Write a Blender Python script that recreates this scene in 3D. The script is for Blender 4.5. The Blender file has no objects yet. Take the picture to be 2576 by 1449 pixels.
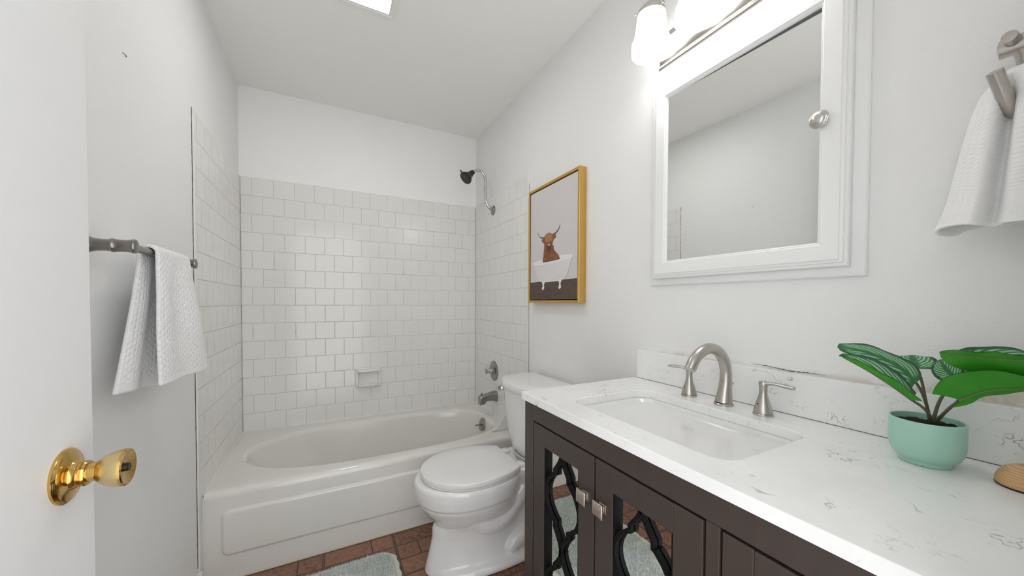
import bpy, bmesh, math, random
from mathutils import Vector, Matrix
random.seed(7)
S = bpy.context.scene
COL = S.collection
PI = math.pi

# ------------------------------------------------------------------ camera
F_PX, PX, PY, W_PX, H_PX = 917.35, 1324.63, 779.35, 2576.0, 1449.0
yaw, pit, rol = 0.50118, -0.020572, -0.004223
cam = bpy.data.cameras.new('camera')
cam.sensor_fit = 'HORIZONTAL'; cam.sensor_width = 36.0
cam.lens = F_PX / W_PX * 36.0
cam.shift_x = -(PX - W_PX / 2) / W_PX
cam.shift_y = (PY - H_PX / 2) / W_PX
cam.clip_start = 0.02
co = bpy.data.objects.new('camera', cam); COL.objects.link(co)
r0 = Vector((math.cos(yaw), -math.sin(yaw), 0)); f0 = Vector((math.sin(yaw), math.cos(yaw), 0)); u0 = Vector((0, 0, 1))
fw = f0 * math.cos(pit) + u0 * math.sin(pit)
up = -f0 * math.sin(pit) + u0 * math.cos(pit)
c, s = math.cos(rol), math.sin(rol)
rt = r0 * c - up * s
up2 = r0 * s + up * c
M = Matrix((rt, up2, -fw)).transposed().to_4x4()
M.translation = Vector((0.44523, -2.71227, 1.16242))
co.matrix_world = M
S.camera = co

# ------------------------------------------------------------------ world, exposure
w = bpy.data.worlds.new('world'); S.world = w; w.use_nodes = True
w.node_tree.nodes['Background'].inputs[0].default_value = (0.97, 0.985, 1.0, 1)
w.node_tree.nodes['Background'].inputs[1].default_value = 2.6
S.view_settings.view_transform = 'Standard'
S.view_settings.look = 'None'
S.view_settings.exposure = 0.10
S.view_settings.gamma = 1.0
S.view_settings.use_curve_mapping = False
SHADE_EMIT = 3.2
LENS_FILL_EMIT = 98.0  # glow added to the vent lens as fill light over the tub
S.cycles.max_bounces = 9; S.cycles.diffuse_bounces = 6; S.cycles.glossy_bounces = 4; S.cycles.transmission_bounces = 6

# ------------------------------------------------------------------ helpers
def lin(*c):
    def f(v):
        v /= 255.0
        return v / 12.92 if v <= 0.04045 else ((v + 0.055) / 1.055) ** 2.4
    return tuple(f(v) for v in c) + (1.0,)

class NT:
    def __init__(self, name):
        self.m = bpy.data.materials.new(name); self.m.use_nodes = True
        self.t = self.m.node_tree; self.b = self.t.nodes['Principled BSDF']
        self.out = self.t.nodes['Material Output']
    def n(self, typ, **kw):
        nd = self.t.nodes.new(typ)
        for k, v in kw.items():
            setattr(nd, k, v)
        return nd
    def link(self, a, b): self.t.links.new(a, b)
    def setin(self, sock, v):
        if hasattr(v, 'links') or isinstance(v, bpy.types.NodeSocket): self.link(v, sock)
        else: sock.default_value = v
    def math(self, op, a, b=0.0, c=0.0):
        nd = self.n('ShaderNodeMath', operation=op)
        for i, v in enumerate((a, b, c)):
            if i < len(nd.inputs): self.setin(nd.inputs[i], v)
        return nd.outputs[0]
    def smooth(self, v, lo, hi, a=0.0, b=1.0):
        nd = self.n('ShaderNodeMapRange', interpolation_type='SMOOTHSTEP')
        for i, x in enumerate((v, lo, hi, a, b)): self.setin(nd.inputs[i], x)
        return nd.outputs[0]
    def mix(self, f, a, b):
        nd = self.n('ShaderNodeMix', data_type='RGBA')
        self.setin(nd.inputs[0], f); self.setin(nd.inputs[6], a); self.setin(nd.inputs[7], b)
        return nd.outputs[2]
    def pos(self):
        g = self.n('ShaderNodeNewGeometry'); x = self.n('ShaderNodeSeparateXYZ')
        self.link(g.outputs['Position'], x.inputs[0]); return x.outputs, g.outputs['Position']
    def noise(self, vec, scale, detail=3.0, rough=0.5, dist=0.0):
        nd = self.n('ShaderNodeTexNoise')
        if vec is not None: self.link(vec, nd.inputs['Vector'])
        nd.inputs['Scale'].default_value = scale; nd.inputs['Detail'].default_value = detail
        nd.inputs['Roughness'].default_value = rough; nd.inputs['Distortion'].default_value = dist
        return nd.outputs[0]
    def bump(self, h, strength=0.3, dist=0.002):
        nd = self.n('ShaderNodeBump'); self.setin(nd.inputs['Height'], h)
        nd.inputs['Strength'].default_value = strength; nd.inputs['Distance'].default_value = dist
        self.link(nd.outputs[0], self.b.inputs['Normal'])
    def scaled(self, vec, sx, sy, sz):
        nd = self.n('ShaderNodeVectorMath', operation='MULTIPLY')
        self.link(vec, nd.inputs[0]); nd.inputs[1].default_value = (sx, sy, sz); return nd.outputs[0]

def plain(name, col, rough=0.5, metal=0.0, coat=0.0, nscale=0, namp=0.06, bump=0.0, bscale=200, spec=0.5):
    k = NT(name); b = k.b
    b.inputs['Base Color'].default_value = col; b.inputs['Roughness'].default_value = rough
    b.inputs['Metallic'].default_value = metal; b.inputs['Coat Weight'].default_value = coat
    b.inputs['Specular IOR Level'].default_value = spec
    p = k.pos()[1]
    if nscale:
        d = tuple(v * (1 - namp) for v in col[:3]) + (1,)
        k.link(k.mix(k.noise(p, nscale), d, col), b.inputs['Base Color'])
    if bump:
        k.bump(k.noise(p, bscale, 4), bump, 0.001)
    return k.m

def brushed(name, col, rough=0.3, sc=(14, 14, 420)):
    k = NT(name); b = k.b
    b.inputs['Base Color'].default_value = col; b.inputs['Metallic'].default_value = 1.0
    p = k.scaled(k.pos()[1], *sc)
    n = k.noise(p, 1.0, 3)
    k.link(k.smooth(n, 0.1, 0.9, rough - 0.03, rough + 0.04), b.inputs['Roughness'])
    return k.m

def paint(name, col, strength=0.25, scale=160, rough=0.55, stain=False, spot=False):
    k = NT(name); b = k.b
    xyz, p = k.pos()
    b.inputs['Roughness'].default_value = rough
    c2 = tuple(v * 0.965 for v in col[:3]) + (1,)
    cc = k.mix(k.noise(p, 2.2, 3), c2, col)
    if stain:   # water stain and peeling paint just above the backsplash, near its right end
        zz = k.smooth(xyz[2], 0.985, 1.05, 1.0, 0.0)
        yy = k.smooth(xyz[1], -2.49, -2.40, 1.0, 0.0)
        nn = k.smooth(k.noise(p, 26, 5, 0.6), 0.4, 0.62)
        f = k.math('MULTIPLY', k.math('MULTIPLY', zz, yy), nn)
        cc = k.mix(k.math('MULTIPLY', f, 0.55), cc, lin(190, 175, 130))
        sm = k.math('MULTIPLY', k.smooth(xyz[2], 0.987, 1.008, 1.0, 0.0), k.smooth(xyz[1], -1.9, -1.76, 1.0, 0.0))
        nn2 = k.smooth(k.noise(k.scaled(p, 1, 1, 4), 14, 4, 0.6), 0.45, 0.6)
        cc = k.mix(k.math('MULTIPLY', k.math('MULTIPLY', sm, nn2), 0.35), cc, lin(170, 150, 115))
    k.link(cc, b.inputs['Base Color'])
    k.bump(k.noise(p, scale, 4, 0.55), strength, 0.002)
    return k.m

T = 0.109                      # tile pitch
Z_RIM, Z_TOP = 0.375, 0.375 + 14 * T
WX = 1.4715                    # tiled right wall
def tile_mat(name, axis, h0):
    k = NT(name); b = k.b
    xyz, p = k.pos()
    h = k.math('DIVIDE', k.math('SUBTRACT', xyz[axis], h0), T)
    v = k.math('DIVIDE', k.math('SUBTRACT', xyz[2], Z_TOP), T)
    row = k.math('FLOOR', v)
    odd = k.math('FLOORED_MODULO', row, 2.0)
    h2 = k.math('ADD', h, k.math('MULTIPLY', odd, 0.5))
    fx = k.math('FRACT', h2); fz = k.math('FRACT', v)
    ex = k.math('MINIMUM', fx, k.math('SUBTRACT', 1.0, fx))
    ez = k.math('MINIMUM', fz, k.math('SUBTRACT', 1.0, fz))
    e = k.math('MINIMUM', ex, ez)
    mask = k.smooth(e, 0.008, 0.02)
    cell = k.n('ShaderNodeCombineXYZ')
    k.link(k.math('FLOOR', h2), cell.inputs[0]); k.link(row, cell.inputs[1])
    wn = k.n('ShaderNodeTexWhiteNoise', noise_dimensions='2D'); k.link(cell.outputs[0], wn.inputs[0])
    tc = k.mix(wn.outputs[0], lin(232, 231, 228), lin(234, 233, 230))
    gn = k.noise(p, 9, 4, 0.6)
    gc = k.mix(k.smooth(gn, 0.58, 0.72), lin(206, 202, 195), lin(168, 160, 150))
    k.link(k.mix(mask, gc, tc), b.inputs['Base Color'])
    k.link(k.math('SUBTRACT', 0.6, k.math('MULTIPLY', mask, 0.47)), b.inputs['Roughness'])
    b.inputs['Specular IOR Level'].default_value = 0.45
    hh = k.smooth(e, 0.006, 0.034)
    tilt = k.math('MULTIPLY', k.noise(p, 7, 2), 0.06)
    k.bump(k.math('ADD', hh, tilt), 0.35, 0.002)
    return k.m

def floor_mat():
    k = NT('vinyl_floor'); b = k.b
    xyz, p = k.pos()
    X = k.math('DIVIDE', k.math('SUBTRACT', xyz[0], 0.426), 0.2985)
    Y = k.math('DIVIDE', k.math('SUBTRACT', -0.812, xyz[1]), 0.314)
    Y = k.math('DIVIDE', k.math('ADD', xyz[1], 0.812), -0.314)
    fx = k.math('FRACT', X); fy = k.math('FRACT', Y)
    r3 = k.math('MULTIPLY', Y, 3.0); row = k.math('FLOOR', r3); fr = k.math('FRACT', r3)
    odd = k.math('FLOORED_MODULO', row, 2.0)
    jpos = k.math('ADD', 0.667, k.math('MULTIPLY', odd, -0.334))
    dj = k.math('ABSOLUTE', k.math('SUBTRACT', fx, jpos))
    dx = k.math('MINIMUM', fx, k.math('SUBTRACT', 1.0, fx))
    dy = k.math('MINIMUM', fy, k.math('SUBTRACT', 1.0, fy))
    dr = k.math('DIVIDE', k.math('MINIMUM', fr, k.math('SUBTRACT', 1.0, fr)), 3.0)
    strong = k.math('MINIMUM', dx, dy)
    thin = k.math('MINIMUM', dj, dr)
    m1 = k.smooth(strong, 0.016, 0.024); m2 = k.smooth(thin, 0.007, 0.013)
    mask = k.math('MULTIPLY', m1, m2)
    centre = k.smooth(strong, 0.003, 0.007, 1.0, 0.0)
    cell = k.n('ShaderNodeCombineXYZ')
    k.link(k.math('ADD', k.math('MULTIPLY', k.math('FLOOR', X), 2.0), k.math('GREATER_THAN', fx, jpos)), cell.inputs[0])
    k.link(row, cell.inputs[1])
    wn = k.n('ShaderNodeTexWhiteNoise', noise_dimensions='2D'); k.link(cell.outputs[0], wn.inputs[0])
    base = k.mix(wn.outputs[0], lin(98, 62, 47), lin(134, 92, 71))
    mott = k.smooth(k.noise(p, 55, 6, 0.7), 0.35, 0.75)
    base = k.mix(k.math('MULTIPLY', mott, 0.6), base, lin(178, 138, 112))
    dark = k.smooth(k.noise(p, 24, 5, 0.65), 0.5, 0.75)
    base = k.mix(k.math('MULTIPLY', dark, 0.65), base, lin(76, 44, 33))
    grout = k.mix(k.math('MULTIPLY', centre, 0.7), lin(74, 54, 44), lin(118, 95, 80))
    k.link(k.mix(mask, grout, base), b.inputs['Base Color'])
    b.inputs['Roughness'].default_value = 0.42
    k.bump(k.math('ADD', mask, k.math('MULTIPLY', mott, 0.3)), 0.25, 0.002)
    return k.m

def quartz_mat():
    k = NT('white_quartz'); b = k.b
    xyz, p = k.pos()
    warp = k.n('ShaderNodeTexNoise'); k.link(p, warp.inputs['Vector']); warp.inputs['Scale'].default_value = 9
    warp.inputs['Detail'].default_value = 3
    wv = k.n('ShaderNodeVectorMath', operation='MULTIPLY_ADD')
    k.link(warp.outputs[1], wv.inputs[0]); wv.inputs[1].default_value = (0.06, 0.06, 0.06); k.link(p, wv.inputs[2])
    q = wv.outputs[0]
    n1 = k.noise(k.scaled(q, 1.0, 0.7, 1.3), 10, 4, 0.62, 0.3)
    v1 = k.smooth(k.math('ABSOLUTE', k.math('SUBTRACT', n1, 0.5)), 0.002, 0.010, 1.0, 0.0)
    m1 = k.smooth(k.noise(p, 11, 3, 0.6), 0.54, 0.66)
    n2 = k.noise(k.scaled(q, 1.6, 0.9, 1.0), 21, 4, 0.6, 0.4)
    v2 = k.smooth(k.math('ABSOLUTE', k.math('SUBTRACT', n2, 0.52)), 0.003, 0.013, 1.0, 0.0)
    m2 = k.smooth(k.noise(p, 14, 3, 0.6), 0.53, 0.68)
    f = k.math('MAXIMUM', k.math('MULTIPLY', v1, m1), k.math('MULTIPLY', k.math('MULTIPLY', v2, m2), 0.6))
    cloud = k.smooth(k.noise(p, 6, 3), 0.45, 0.7)
    c0 = k.mix(cloud, lin(240, 240, 239), lin(233, 233, 232))
    k.link(k.mix(k.math('MULTIPLY', f, 0.62), c0, lin(140, 142, 146)), b.inputs['Base Color'])
    b.inputs['Roughness'].default_value = 0.2
    return k.m

def wood_dark():
    k = NT('espresso_wood'); b = k.b
    p = k.pos()[1]
    n = k.noise(k.scaled(p, 60, 60, 4), 1.0, 5, 0.6)
    n2 = k.noise(p, 5, 2)
    cc = k.mix(n, lin(56, 47, 43), lin(68, 58, 53))
    k.link(k.mix(k.math('MULTIPLY', n2, 0.4), cc, lin(61, 52, 49)), b.inputs['Base Color'])
    b.inputs['Roughness'].default_value = 0.38
    k.bump(n, 0.06, 0.0006)
    return k.m

def light_wood():
    k = NT('pale_turned_wood'); b = k.b
    xyz, p = k.pos()
    wv = k.n('ShaderNodeTexWave', wave_type='BANDS', bands_direction='Z', wave_profile='SAW')
    k.link(k.scaled(p, 0.12, 0.12, 1), wv.inputs['Vector'])
    wv.inputs['Scale'].default_value = 95; wv.inputs['Distortion'].default_value = 1.6; wv.inputs['Detail'].default_value = 2
    wv.inputs['Detail Scale'].default_value = 2
    g = k.noise(k.scaled(p, 40, 40, 700), 1, 3)
    cc = k.mix(wv.outputs[1], lin(222, 182, 132), lin(178, 126, 80))
    k.link(k.mix(k.math('MULTIPLY', g, 0.3), cc, lin(235, 205, 165)), b.inputs['Base Color'])
    b.inputs['Roughness'].default_value = 0.5
    return k.m

def terry(name, col, sx, sy, strength=1.0):
    """waffle-woven white cotton: uv waffle relief, smooth near the hems (uv.y near 0 and 1)"""
    k = NT(name); b = k.b
    uv = k.n('ShaderNodeUVMap'); x = k.n('ShaderNodeSeparateXYZ'); k.link(uv.outputs[0], x.inputs[0])
    U, V = x.outputs[0], x.outputs[1]
    hx = []
    for ang in (0, 60, 120):                      # hexagonal popcorn weave, sizes in metres of cloth
        a = math.radians(ang)
        ph = k.math('ADD', k.math('MULTIPLY', U, .30 * math.cos(a) * sx), k.math('MULTIPLY', V, .70 * math.sin(a) * sx))
        hx.append(k.math('COSINE', k.math('MULTIPLY', ph, 2 * PI)))
    waf = k.smooth(k.math('ADD', k.math('ADD', hx[0], hx[1]), hx[2]), -1.3, 1.6)
    hem = k.math('MULTIPLY', k.smooth(V, 0.026, 0.03), k.smooth(V, 0.97, 0.974, 1.0, 0.0))
    p = k.pos()[1]
    fz = k.noise(p, 900, 3, 0.6)
    h = k.math('ADD', k.math('MULTIPLY', k.math('MULTIPLY', waf, hem), 1.0), k.math('MULTIPLY', fz, 0.55))
    b.inputs['Base Color'].default_value = col
    b.inputs['Roughness'].default_value = 0.95
    b.inputs['Sheen Weight'].default_value = 0.25
    b.inputs['Specular IOR Level'].default_value = 0.1
    k.bump(h, 0.6 * strength, 0.004)
    return k.m

def leaf_top(name, dark, mid, pale):
    k = NT(name); b = k.b
    uv = k.n('ShaderNodeUVMap'); x = k.n('ShaderNodeSeparateXYZ'); k.link(uv.outputs[0], x.inputs[0])
    U, V = x.outputs[0], x.outputs[1]
    au = k.math('ABSOLUTE', k.math('MULTIPLY_ADD', U, 2.0, -1.0))
    p = k.pos()[1]
    nz = k.noise(p, 60, 3)
    ph = k.math('ADD', k.math('MULTIPLY', V, 6.5), k.math('MULTIPLY', k.math('POWER', au, 1.3), -4.2))
    ph = k.math('ADD', ph, k.math('MULTIPLY', nz, 0.5))
    st = k.math('ABSOLUTE', k.math('SUBTRACT', k.math('FRACT', ph), 0.5))
    stripe = k.smooth(st, 0.20, 0.36, 1.0, 0.0)
    m = k.math('MULTIPLY', k.smooth(au, 0.10, 0.26), k.smooth(au, 0.74, 0.86, 1.0, 0.0))
    m = k.math('MULTIPLY', m, k.smooth(V, 0.04, 0.12)); m = k.math('MULTIPLY', m, k.smooth(V, 0.86, 0.95, 1.0, 0.0))
    cc = k.mix(k.smooth(au, 0.5, 1.0), mid, dark)
    k.link(k.mix(k.math('MULTIPLY', stripe, m), cc, pale), b.inputs['Base Color'])
    b.inputs['Roughness'].default_value = 0.42
    fine = k.math('SINE', k.math('MULTIPLY', ph, 40.0))
    k.bump(k.math('ADD', stripe, k.math('MULTIPLY', fine, 0.2)), 0.25, 0.001)
    return k.m

def glass(name, col=(1, 1, 1, 1), rough=0.03, ior=1.49):
    k = NT(name); b = k.b
    b.inputs['Base Color'].default_value = col; b.inputs['Roughness'].default_value = rough
    b.inputs['Transmission Weight'].default_value = 1.0; b.inputs['IOR'].default_value = ior
    return k.m

def emit(name, col, e):
    k = NT(name); b = k.b
    b.inputs['Base Color'].default_value = (0.9, 0.9, 0.9, 1)
    b.inputs['Emission Color'].default_value = col; b.inputs['Emission Strength'].default_value = e
    b.inputs['Roughness'].default_value = 0.4
    return k.m

MT = {
 'wall': paint('white_wall_paint_brightened', lin(247, 247, 246)),  # walls share one white paint; this copy is brightened to lift the back wall
 'wall_r': paint('white_orange_peel_paint_dimmed', lin(236, 236, 235), 0.4, 130, stain=True),  # same white paint, toned down so the right wall looks less lit
 'wall_l': paint('white_left_wall_paint_dimmed', lin(238, 238, 237)),  # same white paint, slightly darkened so the left wall looks less lit
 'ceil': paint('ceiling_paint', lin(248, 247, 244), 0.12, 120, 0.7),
 'door': paint('door_paint', lin(236, 236, 236), 0.06, 90, 0.4),
 'tile_b': tile_mat('back_wall_tile', 0, 0.0),
 'tile_l': tile_mat('left_wall_tile', 1, -0.0),
 'tile_r': tile_mat('right_wall_tile', 1, -0.0),
 'floor': floor_mat(),
 'quartz': quartz_mat(),
 'wood': wood_dark(),
 'ash': light_wood(),
 'caulk': plain('white_caulk', lin(232, 231, 226), 0.5, nscale=30),
 'crack': plain('dark_gap', lin(92, 84, 74), 0.9, nscale=60, namp=0.5),
 'enamel': plain('tub_enamel', lin(228, 226, 221), 0.14, coat=0.3, nscale=3, namp=0.02),
 'china': plain('toilet_china', lin(232, 232, 231), 0.08, coat=0.4, nscale=3, namp=0.02),
 'seat': plain('seat_plastic', lin(232, 232, 230), 0.22, nscale=3, namp=0.02),
 'basin': plain('sink_china', lin(230, 230, 229), 0.12, coat=0.3, nscale=3, namp=0.02),
 'ceram': plain('soap_dish_glaze', lin(231, 230, 226), 0.12, nscale=20, namp=0.02),
 'chrome': plain('chrome', (0.62, 0.62, 0.62, 1), 0.12, 1.0, nscale=40),
 'chrome_dull': plain('worn_chrome', (0.40, 0.39, 0.385, 1), 0.25, 1.0, nscale=60, namp=0.3),
 'nickel': brushed('brushed_nickel', (0.50, 0.475, 0.44, 1)),
 'nickel_dark': brushed('dark_brushed_nickel', (0.30, 0.285, 0.27, 1), 0.3),
 'nickel_pale': brushed('pale_brushed_nickel', (0.60, 0.58, 0.55, 1), 0.28),
 'knobm': brushed('warm_nickel', (0.60, 0.53, 0.47, 1), 0.3),
 'brass': plain('polished_brass', (0.66, 0.43, 0.14, 1), 0.12, 1.0, nscale=30),
 'brass_s': brushed('satin_brass', (0.74, 0.58, 0.30, 1), 0.3),
 'blackm': plain('black_plastic', lin(28, 27, 27), 0.35, nscale=40, namp=0.3),
 'lattice': plain('black_lattice', lin(17, 16, 16), 0.65, nscale=40, namp=0.2, spec=0.15),
 'mirror': plain('mirror_glass', (0.86, 0.87, 0.865, 1), 0.01, 1.0, nscale=1, namp=0.002),
 'cabinet': plain('white_cabinet_lacquer', lin(238, 238, 237), 0.3, nscale=4, namp=0.015),
 'gold': brushed('gold_leaf_frame', (0.66, 0.42, 0.13, 1), 0.38, (900, 60, 60)),
 'shade': emit('lit_frosted_glass', (1.0, 0.99, 0.975, 1), SHADE_EMIT),
 'vent': plain('vent_plastic', lin(240, 240, 236), 0.4, nscale=5, namp=0.02),
 'lens': emit('vent_lens_added_glow', (1.0, 0.995, 0.985, 1), LENS_FILL_EMIT),
 'pot': plain('mint_glaze', lin(166, 211, 194), 0.3, nscale=25, namp=0.04),
 'soil': plain('potting_soil', lin(34, 28, 24), 0.95, nscale=300, namp=0.7, bump=1.0, bscale=300),
 'stem': plain('brown_green_stem', lin(94, 92, 70), 0.5, nscale=60, namp=0.35),
 'leaf': leaf_top('striped_leaf', lin(48, 82, 58), lin(52, 112, 66), lin(142, 196, 150)),
 'leaf_under': plain('leaf_underside', lin(46, 142, 10), 0.45, nscale=70, namp=0.25),
 'vein': plain('leaf_vein', lin(104, 110, 78), 0.5, nscale=60),
 'terry': terry('waffle_towel', lin(246, 246, 246), 78, 0, 0.85),
 'terry2': terry('washcloth_terry', lin(246, 246, 245), 105, 0, 0.7),
 'acrylic': glass('clear_acrylic'),
 'base_white': plain('white_trim_paint', lin(228, 226, 220), 0.4, nscale=10, namp=0.03),
}

def tri(o, ang=35):
    me = o.data
    for p in me.polygons: p.use_smooth = True
    me.set_sharp_from_angle(angle=math.radians(ang))

def mk(name, bm, mat, parent=None, smooth=35, bevel=0, bseg=2, subd=0, recalc=True):
    if recalc: bmesh.ops.recalc_face_normals(bm, faces=bm.faces)
    me = bpy.data.meshes.new(name); bm.to_mesh(me); bm.free()
    o = bpy.data.objects.new(name, me); COL.objects.link(o)
    for m in (mat if isinstance(mat, (list, tuple)) else [mat]): me.materials.append(m)
    if smooth: tri(o, smooth)
    if bevel:
        b = o.modifiers.new('bevel', 'BEVEL'); b.width = bevel; b.segments = bseg; b.limit_method = 'ANGLE'
        b.angle_limit = math.radians(40); b.harden_normals = False
    if subd:
        b = o.modifiers.new('sub', 'SUBSURF'); b.levels = subd; b.render_levels = subd
    if parent is not None: adopt(o, parent)
    return o

def wloc(o):
    v = o.location.copy()
    while o.parent: 
        o = o.parent; v = v + o.location if False else v
    return v
ROOTLOC = {}
def adopt(o, parent):
    o.parent = parent
    o.matrix_parent_inverse = Matrix.Translation(-Vector(ROOTLOC.get(parent.name, (0, 0, 0))))

def tag(o, label=None, cat=None, group=None, kind=None):
    if label: o['label'] = label
    if cat: o['category'] = cat
    if group: o['group'] = group
    if kind: o['kind'] = kind
    return o
def thing(name, label, cat, loc=(0, 0, 0), group=None):
    o = bpy.data.objects.new(name, None); COL.objects.link(o); o.location = loc; o.empty_display_size = 0.05
    ROOTLOC[o.name] = tuple(loc)
    return tag(o, label, cat, group)
def struct(o): o['kind'] = 'structure'; return o

def box(bm, x0, x1, y0, y1, z0, z1):
    v = [bm.verts.new((x, y, z)) for x in (x0, x1) for y in (y0, y1) for z in (z0, z1)]
    for f in ((0, 1, 3, 2), (4, 6, 7, 5), (0, 4, 5, 1), (2, 3, 7, 6), (0, 2, 6, 4), (1, 5, 7, 3)):
        bm.faces.new([v[i] for i in f])
    return v
def B(*a):
    bm = bmesh.new(); box(bm, *a); return bm

def rings(bm, R, cap0=True, cap1=True, close=True, mat=0):
    V = [[bm.verts.new(p) for p in r] for r in R]
    n = len(V[0])
    for a, b in zip(V, V[1:]):
        for i in range(n if close else n - 1):
            j = (i + 1) % n
            f = bm.faces.new((a[i], a[j], b[j], b[i])); f.material_index = mat
    if cap0: bm.faces.new(V[0][::-1]).material_index = mat
    if cap1: bm.faces.new(V[-1]).material_index = mat
    return V

def frame_of(d):
    d = Vector(d).normalized()
    a = Vector((0, 0, 1)) if abs(d.z) < 0.9 else Vector((1, 0, 0))
    x = d.cross(a).normalized(); y = x.cross(d).normalized()
    return d, x, y

def lathe(bm, origin, axis, prof, n=32, cap0=True, cap1=True, mat=0, sx=1.0, sy=1.0):
    """prof: (distance along axis, radius)"""
    d, x, y = frame_of(axis); o = Vector(origin); R = []
    for h, r in prof:
        R.append([o + d * h + (x * math.cos(2 * PI * i / n) * sx + y * math.sin(2 * PI * i / n) * sy) * max(r, 1e-5) for i in range(n)])
    return rings(bm, R, cap0, cap1, mat=mat)

def catmull(pts, n=8):
    P = [Vector(p) for p in pts]; P = [P[0] * 2 - P[1]] + P + [P[-1] * 2 - P[-2]]
    out = []
    for i in range(1, len(P) - 2):
        a, b, c_, d = P[i - 1:i + 3]
        for k in range(n):
            t = k / n
            out.append(0.5 * ((2 * b) + (c_ - a) * t + (2 * a - 5 * b + 4 * c_ - d) * t * t + (3 * b - a - 3 * c_ + d) * t ** 3))
    out.append(P[-2]); return out

def tube(bm, path, rad, n=14, flat=None, cap=True, mat=0):
    """swept tube; rad number or list (interpolated); flat=(kx,ky) squash, x axis kept level"""
    P = [Vector(p) for p in path]; m = len(P); R = []
    if not isinstance(rad, (list, tuple)): rad = [rad]
    px = None
    for i, p in enumerate(P):
        t = (P[min(i + 1, m - 1)] - P[max(i - 1, 0)]).normalized()
        if px is None: _, px, _ = frame_of(t)
        px = (px - t * px.dot(t)).normalized(); py = t.cross(px)
        q = i / (m - 1) * (len(rad) - 1); a = int(min(q, len(rad) - 1)); b = min(a + 1, len(rad) - 1)
        r = rad[a] + (rad[b] - rad[a]) * (q - a)
        kx, ky = flat or (1, 1)
        R.append([p + px * math.cos(2 * PI * k / n) * r * kx + py * math.sin(2 * PI * k / n) * r * ky for k in range(n)])
    rings(bm, R, cap, cap, mat=mat)

def loops_rect(bm, a0, a1, b0, b1, prof, fn, cap0=False, cap1=True, rnd=0.0, mats=None):
    """concentric rectangles; prof (inset, depth); fn maps (a,b,depth) to a point; rnd rounds corners"""
    V = []
    for ins, dep in prof:
        x0, x1, y0, y1 = a0 + ins, a1 - ins, b0 + ins, b1 - ins
        r = max(rnd - ins, 0.0005) if rnd else 0
        pts = []
        if r:
            for cx, cy, s0 in ((x1 - r, y1 - r, 0), (x0 + r, y1 - r, 90), (x0 + r, y0 + r, 180), (x1 - r, y0 + r, 270)):
                for k in range(7):
                    a = math.radians(s0 + 15 * k); pts.append((cx + r * math.cos(a), cy + r * math.sin(a)))
        else: pts = [(x0, y0), (x1, y0), (x1, y1), (x0, y1)]
        V.append([bm.verts.new(fn(a, b, dep)) for a, b in pts])
    n = len(V[0])
    for k, (p, q) in enumerate(zip(V, V[1:])):
        for i in range(n):
            f = bm.faces.new((p[i], p[(i + 1) % n], q[(i + 1) % n], q[i]))
            if mats: f.material_index = mats[k]
    if cap0: bm.faces.new(V[0])
    if cap1: 
        f = bm.faces.new(V[-1])
        if mats: f.material_index = mats[-1]
    return V

def grid(bm, fn, nu, nv, mat=0, uv=True):
    uvl = bm.loops.layers.uv.verify() if uv else None
    V = [[bm.verts.new(fn(i / nu, j / nv)) for i in range(nu + 1)] for j in range(nv + 1)]
    for j in range(nv):
        for i in range(nu):
            f = bm.faces.new((V[j][i], V[j][i + 1], V[j + 1][i + 1], V[j + 1][i])); f.material_index = mat
            if uv:
                for l, (a, b) in zip(f.loops, ((i, j), (i + 1, j), (i + 1, j + 1), (i, j + 1))): l[uvl].uv = (a / nu, b / nv)
    return V

def lerp(a, b, t): return a + (b - a) * t
def ss(t): t = max(0, min(1, t)); return t * t * (3 - 2 * t)

# ------------------------------------------------------------------ room shell
ZC = 2.4347
NEAR = -2.66
XR = 1.479          # painted right wall
XL = -0.006         # painted left wall
YB = 0.006          # painted back wall
fl = struct(mk('floor', B(-0.3, 1.75, NEAR - 0.12, 0.2, -0.1, 0.0), MT['floor'], smooth=0))
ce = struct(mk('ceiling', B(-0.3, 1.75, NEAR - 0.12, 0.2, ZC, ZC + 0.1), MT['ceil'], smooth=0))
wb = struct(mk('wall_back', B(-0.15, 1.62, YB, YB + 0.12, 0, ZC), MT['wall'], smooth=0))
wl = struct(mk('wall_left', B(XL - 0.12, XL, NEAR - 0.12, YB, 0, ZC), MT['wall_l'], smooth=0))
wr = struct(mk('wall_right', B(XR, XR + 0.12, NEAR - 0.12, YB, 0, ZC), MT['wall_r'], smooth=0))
bm = bmesh.new()
box(bm, XL, 0.075, NEAR - 0.12, NEAR, 0, ZC); box(bm, 0.885, XR, NEAR - 0.12, NEAR, 0, ZC); box(bm, 0.075, 0.885, NEAR - 0.12, NEAR, 2.06, ZC)
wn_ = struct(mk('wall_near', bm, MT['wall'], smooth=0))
YT = -0.851          # outer edge of the tiling on the side walls
def tile_panel(nm, par, b, mat):
    return mk('tile_panel', B(*b), mat, par, smooth=0, bevel=0.004, bseg=3)
tile_panel('t', wb, (0.0, WX, 0.0, YB + 0.001, 0.30, Z_TOP), MT['tile_b'])
tile_panel('t', wl, (XL - 0.001, 0.0, YT, 0.0, 0.001, Z_TOP), MT['tile_l'])
tile_panel('t', wr, (WX, XR + 0.001, YT, 0.0, 0.001, Z_TOP), MT['tile_r'])
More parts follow.
